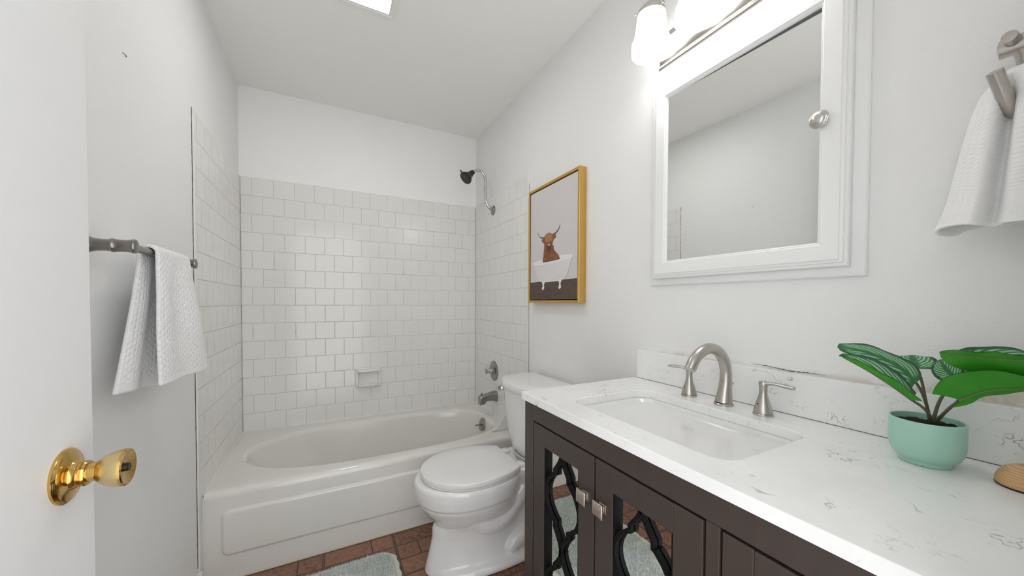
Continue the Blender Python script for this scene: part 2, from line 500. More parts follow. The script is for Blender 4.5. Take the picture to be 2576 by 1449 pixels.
# bullnose edge strips (glossy white) and dark gap beside them
mk('edge_strip', B(XL - 0.001, 0.0008, YT - 0.004, YT + 0.006, 0.105, Z_TOP + 0.004), MT['ceram'], wl, 0, 0.003, 3)
mk('edge_strip', B(WX - 0.0008, XR + 0.001, YT - 0.004, YT + 0.006, 0.001, Z_TOP + 0.004), MT['ceram'], wr, 0, 0.003, 3)
def ragged(xc, x1, y0, z0, z1, w0, n, seed, par):
    rnd = random.Random(seed); bm = bmesh.new(); R = []
    for i in range(n + 1):
        z = lerp(z0, z1, i / n); a = w0 * rnd.uniform(0.15, 1.5)
        R.append([(xc, y0, z), (x1, y0, z), (x1, y0 - a, z), (xc, y0 - a, z)])
    rings(bm, R); mk('gap_line', bm, MT['crack'], par, 0)
ragged(XL - 0.001, XL + 0.0016, YT - 0.0038, 0.11, Z_TOP + 0.005, 0.0022, 130, 3, wl)
ragged(XR + 0.001, XR - 0.0012, YT - 0.0038, 0.76, Z_TOP - 0.05, 0.0010, 90, 5, wr)
# caulk beads of the tub corners
def bead(name, pts, r, par, mat=None):
    bm = bmesh.new(); tube(bm, pts, r, 8); mk(name, bm, mat or MT['caulk'], par)
bead('caulk_bead', [(0.0, -0.0, Z_RIM), (WX, -0.0, Z_RIM)], 0.006, wb)
bead('caulk_bead', [(0.0, -0.0, Z_RIM), (0.0, -0.79, Z_RIM)], 0.006, wl)
bead('caulk_bead', [(WX, -0.0, Z_RIM), (WX, -0.67, Z_RIM)], 0.006, wr)
bead('caulk_bead', [(0.001, -0.803, 0.003), (0.001, -0.803, 0.36)], 0.005, wl)
# hairline crack above backsplash
rnd = random.Random(11); bm = bmesh.new(); R = []
for i in range(41):
    t = i / 40; y = lerp(-2.13, -2.30, t); wd = 0.0010 * math.sin(PI * t) ** 0.6 * rnd.uniform(0.25, 1.2) + 0.0001
    zc = .9945 + 0.0015 * math.sin(t * 9) + rnd.uniform(-.0006, .0006) - 0.004 * t
    R.append([(XR + 0.001, y, zc - wd), (XR - 0.0008, y, zc - wd), (XR - 0.0008, y, zc + wd), (XR + 0.001, y, zc + wd)])
rings(bm, R); mk('crack_line', bm, MT['crack'], wr, 0)
# small nail left in the wall
bm = bmesh.new(); tube(bm, catmull([(XL, -1.394, 1.792), (XL + .003, -1.393, 1.791), (XL + .004, -1.386, 1.790), (XL + .003, -1.3845, 1.787)], 4), 0.0008, 8)
mk('nail', bm, MT['blackm'], wl)
bb = struct(mk('baseboard_left', B(XL, 0.012, -1.82, YT - 0.004, 0, 0.098), MT['base_white'], smooth=0, bevel=0.004))
bead('caulk_bead', [(0.004, -0.806, 0.001), (0.93, -0.804, 0.001), (1.45, -0.804, 0.001)], 0.0045, fl, plain('old_caulk', lin(214, 200, 180), 0.6, nscale=60, namp=0.2))

# ------------------------------------------------------------------ open door at left, with brass knob
d = struct(mk('door_1', B(0.08, 0.115, NEAR + 0.01, -1.868, 0.012, 2.03), MT['door'], smooth=0, bevel=0.002))
KP = Vector((0.115, -1.942, 0.911))
bm = bmesh.new()
lathe(bm, KP, (1, 0, 0), [(0, .0385), (.003, .0388), (.005, .037), (.0065, .034), (.0085, .026), (.010, .0205), (.013, .019), (.016, .0165)], 48)
rose = mk('door_knob', bm, MT['brass'], d)
bm = bmesh.new()
lathe(bm, KP, (1, 0, 0), [(.014, .0165), (.0165, .0178), (.0185, .0165), (.019, .0175), (.0215, .0180), (.024, .0168), (.0245, .0135), (.033, .0135), (.0335, .0150), (.0355, .0158)], 40)
mk('neck', bm, MT['brass'], rose)
bm = bmesh.new()
lathe(bm, KP, (1, 0, 0), [(.034, .0150), (.037, .0180), (.042, .0218), (.050, .0250), (.058, .0268), (.0615, .0270)], 48)
mk('grip', bm, MT['brass_s'], rose)
bm = bmesh.new()
lathe(bm, KP, (1, 0, 0), [(.061, .0272), (.064, .0269), (.0655, .0254), (.0652, .0230), (.0630, .016), (.0622, .009), (.062, .002)], 48)
mk('face_cap', bm, MT['brass'], rose)
bm = bmesh.new(); lathe(bm, KP, (1, 0, 0), [(.060, .0060), (.0655, .0060), (.0665, .0050), (.066, .002)], 20)
mk('lock_button', bm, MT['blackm'], rose)
bm = bmesh.new(); tube(bm, [KP + Vector((.0262, .0070, -.0113)), KP + Vector((.0310, .0070, -.0113))], .0013, 8)
mk('release_slot', bm, MT['blackm'], rose)

# ------------------------------------------------------------------ bathtub
tub = thing('bathtub', 'white enamelled alcove bathtub with a raised front panel along the tiled back wall', 'bathtub', (0.735, -0.40, 0))
NB = 160
def sup(cx, cy, a, b, nn):
    out = []
    for i in range(NB):
        t = 2 * PI * i / NB; ct, st = math.cos(t), math.sin(t)
        n_ = lerp(nn[0], nn[1], 0.5 + 0.5 * ct)
        out.append((cx + a * math.copysign(abs(ct) ** (2 / n_), ct), cy + b * math.copysign(abs(st) ** (2 / n_), st)))
    return out
def rectpts(x0, x1, y0, y1):
    """rectangle sampled at the same angles as sup(), so that the rim quads stay even"""
    cx, cy = (x0 + x1) / 2, (y0 + y1) / 2; a, b = (x1 - x0) / 2, (y1 - y0) / 2; out = []
    for i in range(NB):
        t = 2 * PI * i / NB; ct, st = math.cos(t), math.sin(t)
        ux = a * math.copysign(abs(ct) ** 0.62, ct); uy = b * math.copysign(abs(st) ** 0.62, st)
        k = max(abs(ux) / a, abs(uy) / b); out.append((cx + ux / k, cy + uy / k))
    for q in ((x0, y0), (x1, y0), (x1, y1), (x0, y1)):
        j = min(range(NB), key=lambda i: (out[i][0] - q[0]) ** 2 + (out[i][1] - q[1]) ** 2); out[j] = q
    return out
def r3(pts, z): return [(x, y, z) for x, y in pts]
x0, x1, yf, yb = 0.0015, 1.4695, -0.802, -0.006
R = [r3(rectpts(x0, x1, yf, yb), 0.001), r3(rectpts(x0, x1, yf, yb), 0.345), r3(rectpts(x0, x1, yf + .0015, yb), 0.356),
     r3(rectpts(x0, x1, yf + .005, yb), 0.364), r3(rectpts(x0, x1, yf + .011, yb), 0.370), r3(rectpts(x0, x1, yf + .020, yb), 0.3735),
     r3(rectpts(x0, x1, yf + .032, yb), 0.3745)]
bc = (0.742, -0.388); ba, bb_ = 0.682, 0.338; nn = (2.35, 3.6)
for k, (da, z) in enumerate(((0.0, .372), (.010, .3705), (.018, .366), (.024, .358), (.029, .345))):
    R.append(r3(sup(bc[0], bc[1], ba - da, bb_ - da * .9, nn), z))
for t in (0.15, 0.32, 0.5, 0.66, 0.8, 0.9, 0.97):
    z = lerp(.345, .085, t); sh = t ** 1.3
    R.append(r3(sup(bc[0] + 0.085 * sh, bc[1], lerp(.653, .53, sh), lerp(.308, .255, sh), (2.5, 3.6)), z))
R.append(r3(sup(bc[0] + .09, bc[1], .50, .23, (2.5, 3.4)), .070)); R.append(r3(sup(bc[0] + .09, bc[1], .42, .17, (2.5, 3.2)), .062))
bm = bmesh.new(); rings(bm, R)
mk('tub_shell', bm, MT['enamel'], tub, smooth=40)
bm = bmesh.new()
loops_rect(bm, 0.056, 1.412, 0.101, 0.293, [(-0.004, 0.0), (0.0, -.0015), (.006, -.0085), (.010, -.0105), (.015, -.011)], lambda a, b, d_: (a, yf + .001 + d_, b), rnd=0.03)
mk('front_panel', bm, MT['enamel'], tub, smooth=50)
# overflow plate with trip lever on the drain end
bm = bmesh.new()
oc = Vector((1.383, -0.357, 0.313)); od = Vector((-1, 0, 0.22)).normalized()
lathe(bm, oc - od * .004, od, [(0, .044), (.004, .044), (.007, .041), (.009, .02), (.0095, .002)], 36)
ov = mk('overflow_plate', bm, MT['chrome_dull'], tub)
bm = bmesh.new(); tube(bm, [oc + od * .006, oc + od * .022 + Vector((0, 0, -.004)), oc + od * .046 + Vector((0, .002, -.012))], [.006, .0045, .0065], 10)
mk('trip_lever', bm, MT['chrome_dull'], ov)

# splash guard in the front corner by the faucet end
bm = bmesh.new(); P = []
N = 14
for i in range(N + 1):
    t = i / N; P.append((lerp(1.325, 1.4705, t), 0.378 + 0.215 * (t ** 1.6)))
lo = [(x, 0.3765) for x, z in P]
for yy in (-0.684, -0.678):
    pass
V0 = [[bm.verts.new((x, yy, z)) for x, z in P] for yy in (-.684, -.678)]
V1 = [[bm.verts.new((x, yy, z)) for x, z in lo] for yy in (-.684, -.678)]
for i in range(N):
    for k in (0, 1): bm.faces.new((V1[k][i], V1[k][i + 1], V0[k][i + 1], V0[k][i]))
    bm.faces.new((V0[0][i], V0[0][i + 1], V0[1][i + 1], V0[1][i])); bm.faces.new((V1[0][i], V1[1][i], V1[1][i + 1], V1[0][i + 1]))
bm.faces.new((V0[0][N], V1[0][N], V1[1][N], V0[1][N]))
sg = thing('splash_guard', 'curved white splash guard fin standing on the bathtub corner behind the toilet tank', 'splash guard', (1.45, -.68, .376))
mk('fin', bm, MT['ceram'], sg, smooth=40)
bm = bmesh.new(); tube(bm, [(1.322, -.681, .379), (1.47, -.681, .379)], .005, 8); mk('foot_strip', bm, MT['caulk'], sg)
bm = bmesh.new(); tube(bm, [(x, -.681, z) for x, z in P], .004, 8); mk('edge_bead', bm, MT['ceram'], sg)

# ------------------------------------------------------------------ bath fittings on the right tiled wall
sp = thing('tub_spout', 'chrome bathtub filler spout with a diverter pin below the shower valve', 'faucet', (WX, -.405, .51))
def sect(x, zt, zb, hw, e=5.0, yc=-.405):
    cz, hz = (zt + zb) / 2, (zt - zb) / 2; o = []
    for i in range(28):
        t = 2 * PI * i / 28; ct, st = math.cos(t), math.sin(t)
        o.append((x, yc + hw * math.copysign(abs(ct) ** (2 / e), ct), cz + hz * math.copysign(abs(st) ** (2 / e), st)))
    return o
bm = bmesh.new()
rings(bm, [sect(1.473, .548, .476, .031), sect(1.462, .548, .478, .031), sect(1.44, .544, .485, .030), sect(1.41, .538, .488, .028), sect(1.392, .534, .487, .027),
           sect(1.386, .533, .478, .027), sect(1.378, .532, .468, .0265), sect(1.36, .529, .465, .026), sect(1.35, .526, .466, .024), sect(1.345, .520, .470, .021)])
mk('spout_body', bm, MT['chrome_dull'], sp)
bm = bmesh.new(); lathe(bm, (1.364, -.405, .527), (0, 0, 1), [(0, .003), (.008, .003), (.0085, .0065), (.014, .0072), (.017, .006), (.018, .002)], 16)
mk('diverter_pin', bm, MT['chrome_dull'], sp)
va = thing('shower_valve', 'round chrome shower valve plate with clear faceted knob on the tiled wall', 'faucet', (WX, -.37, .682))
bm = bmesh.new(); lathe(bm, (WX + .001, -.37, .682), (-1, 0, 0), [(0, .070), (.004, .070), (.008, .066), (.011, .05), (.014, .032), (.02, .022), (.028, .018)], 48)
mk('valve_plate', bm, MT['chrome_dull'], va)
bm = bmesh.new(); lathe(bm, (WX, -.37, .682), (-1, 0, 0), [(.026, .016), (.032, .021), (.036, .024), (.05, .029), (.056, .031), (.060, .028), (.062, .012)], 12)
mk('knob', bm, MT['acrylic'], va, smooth=10)
bm = bmesh.new(); lathe(bm, (WX, -.37, .682), (-1, 0, 0), [(.024, .009), (.055, .009), (.056, .004)], 16)
mk('knob_core', bm, MT['chrome'], va)
sh = thing('wall_shower', 'black shower head on a curved chrome gooseneck arm above the bathtub', 'shower', (WX, -.348, 1.804))
bm = bmesh.new(); lathe(bm, (WX + .001, -.348, 1.804), (-1, 0, 0), [(0, .035), (.003, .035), (.007, .031), (.010, .018), (.012, .0115)], 36)
mk('wall_flange', bm, MT['chrome_dull'], sh)
arm = catmull([(1.471, -.348, 1.804), (1.452, -.348, 1.812), (1.428, -.348, 1.835), (1.4135, -.348, 1.875), (1.411, -.348, 1.94), (1.411, -.348, 2.005), (1.397, -.348, 2.044), (1.366, -.348, 2.064), (1.336, -.348, 2.055), (1.316, -.348, 2.040)], 8)
bm = bmesh.new(); tube(bm, arm, .0105, 18); mk('shower_arm', bm, MT['chrome'], sh)
bm = bmesh.new(); hd = Vector((-.72, -.10, -.69)).normalized(); ho = Vector((1.322, -.348, 2.046))
lathe(bm, ho, hd, [(0, .015), (.004, .0165), (.020, .0165), (.024, .014), (.027, .021), (.034, .0225), (.044, .026), (.058, .036), (.070, .0425), (.078, .0435), (.084, .042), (.086, .038)], 40)
sv_ = mk('spray_head', bm, MT['blackm'], sh)
bm = bmesh.new(); dd, hx, hy = frame_of(hd)
lathe(bm, ho, hd, [(.0855, .037), (.0875, .036), (.088, .002)], 32)
for rr, nn_ in ((.011, 6), (.021, 11), (.030, 16)):
    for i in range(nn_):
        a = 2 * PI * i / nn_
        lathe(bm, ho + hd * .0875 + (hx * math.cos(a) + hy * math.sin(a)) * rr, hd, [(0, .0021), (.0025, .0018), (.003, .0005)], 8)
mk('nozzle_face', bm, plain('spray_face', lin(44, 43, 43), .3, nscale=80), sv_)
bm = bmesh.new()
side = Vector((-.62, -.05, .78)).normalized()
tube(bm, [ho + hd * .076 + side * .040, ho + hd * .08 + side * .060], [.004, .0052], 10); mk('spray_lever', bm, MT['blackm'], sv_)
sd = thing('soap_dish', 'white glazed ceramic soap dish set into the tiled back wall above the bathtub', 'soap dish', (.693, 0, .646))
fy = lambda a, b, d_: (a, -d_, b)
bm = bmesh.new()
loops_rect(bm, .610, .776, .577, .713, [(0, 0.0005), (0, .008), (.003, .014), (.008, .0165), (.016, .0165), (.022, .012), (.026, .002), (.03, .0012)], fy, rnd=.012)
mk('dish_plate', bm, MT['ceram'], sd, smooth=50)
def roundbar(bm, x0, x1, prof):
    R = []
    for x, k in ((x0, .55), (x0 + .003, .85), (x0 + .008, 1.0), (x1 - .008, 1.0), (x1 - .003, .85), (x1, .55)):
        cy = sum(p[0] for p in prof) / len(prof); cz = sum(p[1] for p in prof) / len(prof)
        R.append([(x, -(cy + (p[0] - cy) * k), cz + (p[1] - cz) * k) for p in prof])
    rings(bm, R)
bm = bmesh.new(); roundbar(bm, .624, .764, [(.012, .704), (.030, .704), (.040, .700), (.043, .692), (.040, .684), (.030, .681), (.012, .681)])
mk('top_grip', bm, MT['ceram'], sd, smooth=60)
bm = bmesh.new(); roundbar(bm, .624, .764, [(.010, .594), (.034, .597), (.042, .604), (.048, .603), (.050, .595), (.044, .587), (.03, .581), (.010, .579)])
mk('tray_lip', bm, MT['ceram'], sd, smooth=60)

# ------------------------------------------------------------------ toilet
TY = -1.155
to = thing('toilet', 'white two-piece toilet with closed lid between bathtub and dark vanity', 'toilet', (1.30, TY, 0))
def egg(uc, af, ab, b, z, nf=2.0, nb=2.6, n=56, vy=0.0):
    """plan outline; u runs from the wall outward (x = 1.46 - u)"""
    o = []
    for i in range(n):
        t = 2 * PI * i / n; ct, st = math.cos(t), math.sin(t); e = nf if ct > 0 else nb; a = af if ct > 0 else ab
        u = uc + a * math.copysign(abs(ct) ** (2 / e), ct); v = b * math.copysign(abs(st) ** (2 / e), st)
        o.append((1.46 - u, TY + v + vy, z))
    return o
bm = bmesh.new()
# bowl with rim band, step and under-bulge, tapering into the pedestal column
rings(bm, [egg(.47, .215, .235, .180, .402), egg(.47, .222, .240, .188, .397), egg(.47, .224, .242, .191, .385), egg(.47, .2235, .242, .190, .36), egg(.47, .2165, .240, .184, .325),
           egg(.47, .2140, .238, .182, .318), egg(.47, .206, .236, .174, .314), egg(.47, .204, .234, .172, .300), egg(.46, .196, .228, .160, .270), egg(.455, .182, .222, .142, .245),
           egg(.45, .168, .215, .122, .222), egg(.44, .170, .22, .105, .205), egg(.43, .190, .23, .096, .18), egg(.42, .202, .24, .094, .14), egg(.42, .215, .25, .100, .08),
           egg(.42, .228, .26, .112, .03), egg(.42, .234, .26, .118, .001)])
# deck under the tank
rings(bm, [egg(.17, .16, .155, .105, .30), egg(.17, .17, .158, .120, .34), egg(.17, .19, .160, .135, .385), egg(.17, .19, .160, .136, .405), egg(.17, .186, .157, .131, .412)])
# back column
rings(bm, [egg(.2, .16, .15, .085, .001), egg(.2, .16, .15, .075, .15), egg(.2, .16, .15, .08, .35)])
# foot skirt with a raised shoulder
rings(bm, [egg(.36, .27, .29, .150, .001, 2.4, 3), egg(.36, .27, .29, .152, .018, 2.4, 3), egg(.36, .262, .285, .145, .030, 2.4, 3), egg(.36, .22, .27, .10, .045, 2.4, 3)])
for sgn in (-1, 1):
    tube(bm, [(1.46 - u, TY + sgn * v, z) for u, v, z in catmull([(.46, .085, .235), (.39, .092, .192), (.32, .088, .205), (.26, .082, .26), (.20, .080, .325), (.12, .08, .36)], 6)], [.045, .042, .040, .042, .046], 18)
    tube(bm, [(1.46 - u, TY + sgn * v, z) for u, v, z in catmull([(.30, .092, .045), (.27, .092, .075), (.21, .09, .095), (.13, .085, .11), (.06, .08, .13)], 6)], [.030, .036, .042, .046], 18)
bowl = mk('bowl', bm, MT['china'], to, smooth=0)
m = bowl.modifiers.new('weld', 'REMESH'); m.mode = 'VOXEL'; m.voxel_size = 0.0045; m.use_smooth_shade = True
m = bowl.modifiers.new('soft', 'SMOOTH'); m.factor = 0.5; m.iterations = 6
LC = .455
def lidring(k, z, n=128):
    # elongated outline, rounded at the front and cut straight across at the hinges
    o = []
    for i in range(n):
        t = 2 * PI * i / n; ct, st = math.cos(t), math.sin(t)
        u = LC + (.212 if ct > 0 else .265) * ct * (1 if ct > 0 else 1); v = .190 * math.copysign(abs(st) ** .96, st)
        u, v = LC + (u - LC) * k, v * k
        o.append((1.46 - max(u, LC - .195 - .19 * (k - 1)), TY + v, z))
    return o
bm = bmesh.new()
rings(bm, [lidring(.955, .4035), lidring(.985, .4045), lidring(.99, .409), lidring(.97, .4115)])
mk('seat', bm, MT['seat'], to, smooth=50)
bm = bmesh.new()
rings(bm, [lidring(.975, .4125), lidring(.995, .4132), lidring(1.0, .416), lidring(1.0, .4275), lidring(.997, .4315), lidring(.990, .4338), lidring(.980, .4345), lidring(.6, .4349)])
mk('lid', bm, MT['seat'], to, smooth=50)
for sgn in (-1, 1):
    bm = bmesh.new(); rings(bm, [egg(.235, .022, .022, .026, .410, 3, 3, 24, sgn * .085), egg(.235, .022, .022, .026, .420, 3, 3, 24, sgn * .085), egg(.235, .017, .017, .021, .425, 3, 3, 24, sgn * .085)])
    mk('hinge', bm, MT['seat'], to, smooth=50)
# tank with bowed front, tapering downward
def tank(front, back, hw, z, rc=.155, n=40):
    o = []
    for i in range(n + 1):
        t = -PI / 2 + PI * i / n
        ct, st = math.cos(t), math.sin(t)
        o.append((front + rc - rc * abs(ct) ** .95, TY + hw * math.copysign(abs(st) ** .92, st), z))
    return o + [(back - .012, TY + hw * .985, z), (back, TY + hw * .95, z), (back, TY - hw * .95, z), (back - .012, TY - hw * .985, z)]
bm = bmesh.new()
rings(bm, [tank(1.290, 1.440, .130, .4125, .10), tank(1.268, 1.448, .150, .418, .12), tank(1.250, 1.452, .165, .435, .13), tank(1.238, 1.454, .180, .48, .14), tank(1.226, 1.456, .198, .56, .147),
           tank(1.218, 1.456, .212, .64, .15), tank(1.213, 1.456, .220, .71, .153), tank(1.212, 1.456, .222, .735, .153)])
mk('tank', bm, MT['china'], to, smooth=40)
bm = bmesh.new()
rings(bm, [tank(1.212, 1.456, .222, .735, .153), tank(1.207, 1.458, .229, .737, .155), tank(1.203, 1.460, .234, .742, .157), tank(1.202, 1.460, .235, .765, .157), tank(1.205, 1.459, .232, .772, .156), tank(1.212, 1.457, .224, .7755, .153), tank(1.26, 1.43, .16, .7775, .12)])
mk('tank_lid', bm, MT['china'], to, smooth=40)
bm = bmesh.new(); box(bm, 1.268, 1.292, TY + .205, TY + .222, .690, .712); box(bm, 1.240, 1.288, TY + .219, TY + .229, .690, .714)
mk('flush_lever', bm, MT['chrome'], to, 0, .004, 3)
bm = bmesh.new()
tube(bm, catmull([(1.290, TY + .085, .452), (1.262, TY + .058, .446), (1.248, TY + .030, .436), (1.240, TY - .02, .432), (1.246, TY - .08, .433), (1.268, TY - .11, .440)], 6), .0065, 12)
mk('chrome_tube', bm, MT['chrome'], to)
for sgn in (-1, 1):
    bm = bmesh.new(); lathe(bm, (1.188, TY + sgn * .105, .026), (0, 0, 1), [(0, .016), (.008, .0165), (.018, .014), (.025, .009), (.028, .002)], 24)
    mk('bolt_cap', bm, MT['seat'], to)

# ------------------------------------------------------------------ bath mat
mat_ = thing('bath_mat', 'pale sage shaggy bath mat with scalloped border on the brick floor', 'bath mat', (.45, -1.4, 0))
MX0, MX1, MY0, MY1 = .205, .700, -1.80, -.955
def mat_outline(ins, n=240, sc=.006):
    o = []; r = .075 - ins * .5
    x0, x1, y0, y1 = MX0 + ins, MX1 - ins, MY0 + ins, MY1 - ins
    segs = [((x1 - r, y1), (x0 + r, y1)), None]
    P = []
    for cx, cy, s0 in ((x1 - r, y1 - r, 0), (x0 + r, y1 - r, 90), (x0 + r, y0 + r, 180), (x1 - r, y0 + r, 270)):
        for k in range(10): a = math.radians(s0 + 10 * k); P.append(Vector((cx + r * math.cos(a), cy + r * math.sin(a))))
    P.append(P[0]); L = [0]
    for a, b in zip(P, P[1:]): L.append(L[-1] + (b - a).length)
    j = 0
    for i in range(n):
        s_ = L[-1] * i / n
        while L[j + 1] < s_: j += 1
        t = (s_ - L[j]) / max(L[j + 1] - L[j], 1e-9); q = P[j].lerp(P[j + 1], t); tg = (P[j + 1] - P[j]).normalized()
        nr = Vector((tg.y, -tg.x)); wv = sc * (abs(math.sin(PI * 42 * i / n)) - .5)
        q = q + nr * wv
        sk = (q.x - .45) * .03                              # lies slightly askew
        o.append((q.x + (q.y + 1.4) * .012, q.y + sk))
    return o
bm = bmesh.new()
rings(bm, [[(x, y, .001) for x, y in mat_outline(-.012)], [(x, y, .004) for x, y in mat_outline(-.013)], [(x, y, .006) for x, y in mat_outline(-.006)], [(x, y, .006) for x, y in mat_outline(.01)]])
mk('border', bm, plain('mat_border', lin(222, 222, 212), .95, nscale=200, namp=.15), mat_, smooth=50)
k = NT('sage_pile'); p_ = k.pos()[1]
nA = k.smooth(k.noise(p_, 260, 4, .7), .36, .66); nB = k.smooth(k.noise(p_, 5, 3), .4, .65)
cA = k.mix(nA, lin(190, 198, 194), lin(251, 252, 251)); cB = k.mix(nA, lin(184, 192, 180), lin(246, 248, 242))
k.link(k.mix(nB, cA, cB), k.b.inputs['Base Color']); k.b.inputs['Roughness'].default_value = .95; k.b.inputs['Sheen Weight'].default_value = .3
rnd = random.Random(5)
bm = bmesh.new()
def inmat(x, y):
    x -= (y + 1.4) * .012; y -= (x - .45) * .03
    ins = .006; r = .072
    ax = max(MX0 + ins + r - x, x - (MX1 - ins - r), 0); ay = max(MY0 + ins + r - y, y - (MY1 - ins - r), 0)
    return ax * ax + ay * ay < r * r
base = [(x, y, .006) for x, y in mat_outline(.004)]
rings(bm, [base, [(x, y, .011) for x, y in mat_outline(.008)]], cap0=False)
cnt = 0
while cnt < 26000:
    x, y = rnd.uniform(MX0, MX1 + .02), rnd.uniform(MY0, MY1 + .03)
    if y < -1.45 and rnd.random() < .5: continue
    if not inmat(x, y): continue
    cnt += 1
    h = rnd.uniform(.009, .017); a = rnd.uniform(0, 2 * PI); le = rnd.uniform(.002, .008); b_ = rnd.uniform(0, 2 * PI); wd = .0016
    ux, uy = math.cos(b_) * wd, math.sin(b_) * wd; lx, ly = math.cos(a) * le, math.sin(a) * le
    q = [bm.verts.new(v) for v in ((x - ux, y - uy, .009), (x + ux, y + uy, .009), (x + ux * .8 + lx * .6, y + uy * .8 + ly * .6, .009 + h * .7), (x - ux * .8 + lx * .6, y - uy * .8 + ly * .6, .009 + h * .7), (x + lx, y + ly, .009 + h))]
    bm.faces.new(q[:4]); bm.faces.new((q[3], q[2], q[4]))
mk('pile', bm, k.m, mat_, smooth=0, recalc=False)

# ------------------------------------------------------------------ vanity cabinet
ZCT, TH = 0.8846, 0.0225
VX = 0.985; VY0, VY1 = -2.636, -1.722
vc = thing('vanity_cabinet', 'dark brown wooden vanity cabinet with mirrored lattice doors under white quartz top', 'cabinet', (1.23, -2.18, 0))
zb, zt_ = 0.0, ZCT - TH
bm = bmesh.new()
box(bm, VX + .021, 1.474, VY1 - .018, VY1, .0, zt_ - .001); box(bm, VX + .021, 1.474, VY0, VY0 + .018, .0, zt_ - .001)
box(bm, VX + .021, 1.474, VY0 + .0185, VY1 - .0185, .10, .118); box(bm, 1.466, 1.474, VY0 + .0185, VY1 - .0185, .1185, zt_ - .001)

body = mk('body', bm, MT['wood'], vc, 0)
mk('gap_shade_sheet', B(VX + .0205, VX + .024, VY0 + .0185, VY1 - .0185, .1185, zt_ - .001), MT['lattice'], vc, 0)  # added black sheet standing in for the shade inside the door gaps
def part(name, *b, bev=.0012): return mk(name, B(*b), MT['wood'], vc, 0, bev)
ZD = .806; ZDB = .13
FX = VX - .016        # front plane of the face frame
VXf = VX
S1a, S1b = VY1, -1.771
part('stile', VX - .001, VX + .02, S1b, S1a, .0, zt_ - .0008)
part('stile', VX - .001, VX + .02, -2.363, -2.339, .10, ZD + .004)
part('stile', VX - .001, VX + .02, VY0, -2.590, .0, zt_ - .0008)
part('top_rail', VX - .001, VX + .02, -2.5895, S1b - .0006, ZD + .0045, zt_ - .0008)
part('bottom_rail', VX - .001, VX + .02, -2.5895, S1b - .0006, .05, ZDB - .003)
def strip(bm, pts, w, x0, x1):
    """flat bar of width w following pts (y,z), from depth x0 to x1"""
    n = len(pts); L = []; Rr = []
    for i, q in enumerate(pts):
        a = Vector(pts[max(i - 1, 0)]); b = Vector(pts[min(i + 1, n - 1)]); t = (b - a).normalized(); nr = Vector((-t.y, t.x)) * w / 2
        L.append(Vector(q) + nr); Rr.append(Vector(q) - nr)
    rings(bm, [[(x0, a.x, a.y), (x0, b.x, b.y), (x1, b.x, b.y), (x1, a.x, a.y)] for a, b in zip(L, Rr)])
def half_lantern(z0, per, amp):
    """side of one ogee lantern from node to node: offset 0..amp with square notches"""
    h = per / 2; P = []
    for i in range(8):
        t = i / 7; P.append((.40 * amp * (1 - math.cos(t * PI / 2)) ** .9 + .0, z0 - .20 * per * t))
    P[0] = (0.002, z0)
    o1 = .40 * amp; P.append((o1, z0 - .255 * per)); P.append((o1 + .10 * amp, z0 - .258 * per))
    for i in range(11):
        t = i / 10; P.append((o1 + .10 * amp + (.5 * amp) * math.sin(t * PI) ** .75, z0 - lerp(.262, .738, t) * per))
    P.append((o1, z0 - .742 * per)); P.append((o1, z0 - .80 * per))
    for i in range(7, -1, -1):
        t = i / 7; P.append((.40 * amp * (1 - math.cos(t * PI / 2)) ** .9, z0 - per + .20 * per * t))
    return P
def door(y1, y0, my1, my0, knob_y, label=None):
    fr = bpy.data.objects.new('door', None); COL.objects.link(fr); ROOTLOC[fr.name] = (0, 0, 0)
    # the door frame itself is the part; its panels are the sub-parts
    COL.objects.unlink(fr); bpy.data.objects.remove(fr)
    bm = bmesh.new(); xa, xb = VX - .001, VX + .0165
    box(bm, xa, xb, my1, y1, ZDB, ZD); box(bm, xa, xb, y0, my0, ZDB, ZD)
    box(bm, xa, xb, my0 + .0006, my1 - .0006, ZD - .055, ZD - .0006); box(bm, xa, xb, my0 + .0006, my1 - .0006, ZDB, ZDB + .058)
    dr = mk('door', bm, MT['wood'], vc, 0, .0012); ROOTLOC[dr.name] = ROOTLOC[vc.name] if False else (0, 0, 0)
    def sub(o):
        o.parent = dr; o.matrix_parent_inverse = dr.matrix_parent_inverse.copy() if False else Matrix.Identity(4); return o
    z0, z1 = ZDB + .058, ZD - .055
    bm = bmesh.new(); box(bm, VX + .0125, VX + .0135, my0, my1, z0, z1)
    sub(mk('mirror', bm, MT['mirror'], None, 0))
    cy, hw = (my0 + my1) / 2, (my1 - my0) / 2
    bm = bmesh.new(); per = .262
    for kk in range(3):
        for sg_ in (-1, 1):
            for mult in (0,):
                P = half_lantern(z1 + .008 - kk * per, per, hw * .97)
                P = [(cy + sg_ * o, z) for o, z in P if z > z0 - .002]
                if len(P) > 2: strip(bm, P, .0085, VX + .0005, VX + .0105)
    box(bm, VX + .001, VX + .0125, my1 - .006, my1, z0, z1); box(bm, VX + .001, VX + .0125, my0, my0 + .004, z0, z1)
    sub(mk('lattice', bm, MT['lattice'], None, 30))
    if knob_y is not None:
        zk = .703; kx = VX - .001
        bm = bmesh.new()
        sq = lambda x, h: [(x, knob_y - h, zk - h), (x, knob_y + h, zk - h), (x, knob_y + h, zk + h), (x, knob_y - h, zk + h)]
        rings(bm, [sq(kx, .0105), sq(kx - .003, .0105), sq(kx - .0042, .007), sq(kx - .012, .0065), sq(kx - .0135, .0155), sq(kx - .0165, .0165), sq(kx - .018, .0160), sq(kx - .022, .0085), sq(kx - .0225, .006)])
        sub(mk('knob', bm, MT['knobm'], None, 20, .0007))
    return dr
door(-1.777, -2.0550, -1.8355, -1.997, -2.0275)
door(-2.0615, -2.3340, -2.119, -2.275, -2.0885)
door(-2.3675, -2.5855, -2.415, -2.538, None)

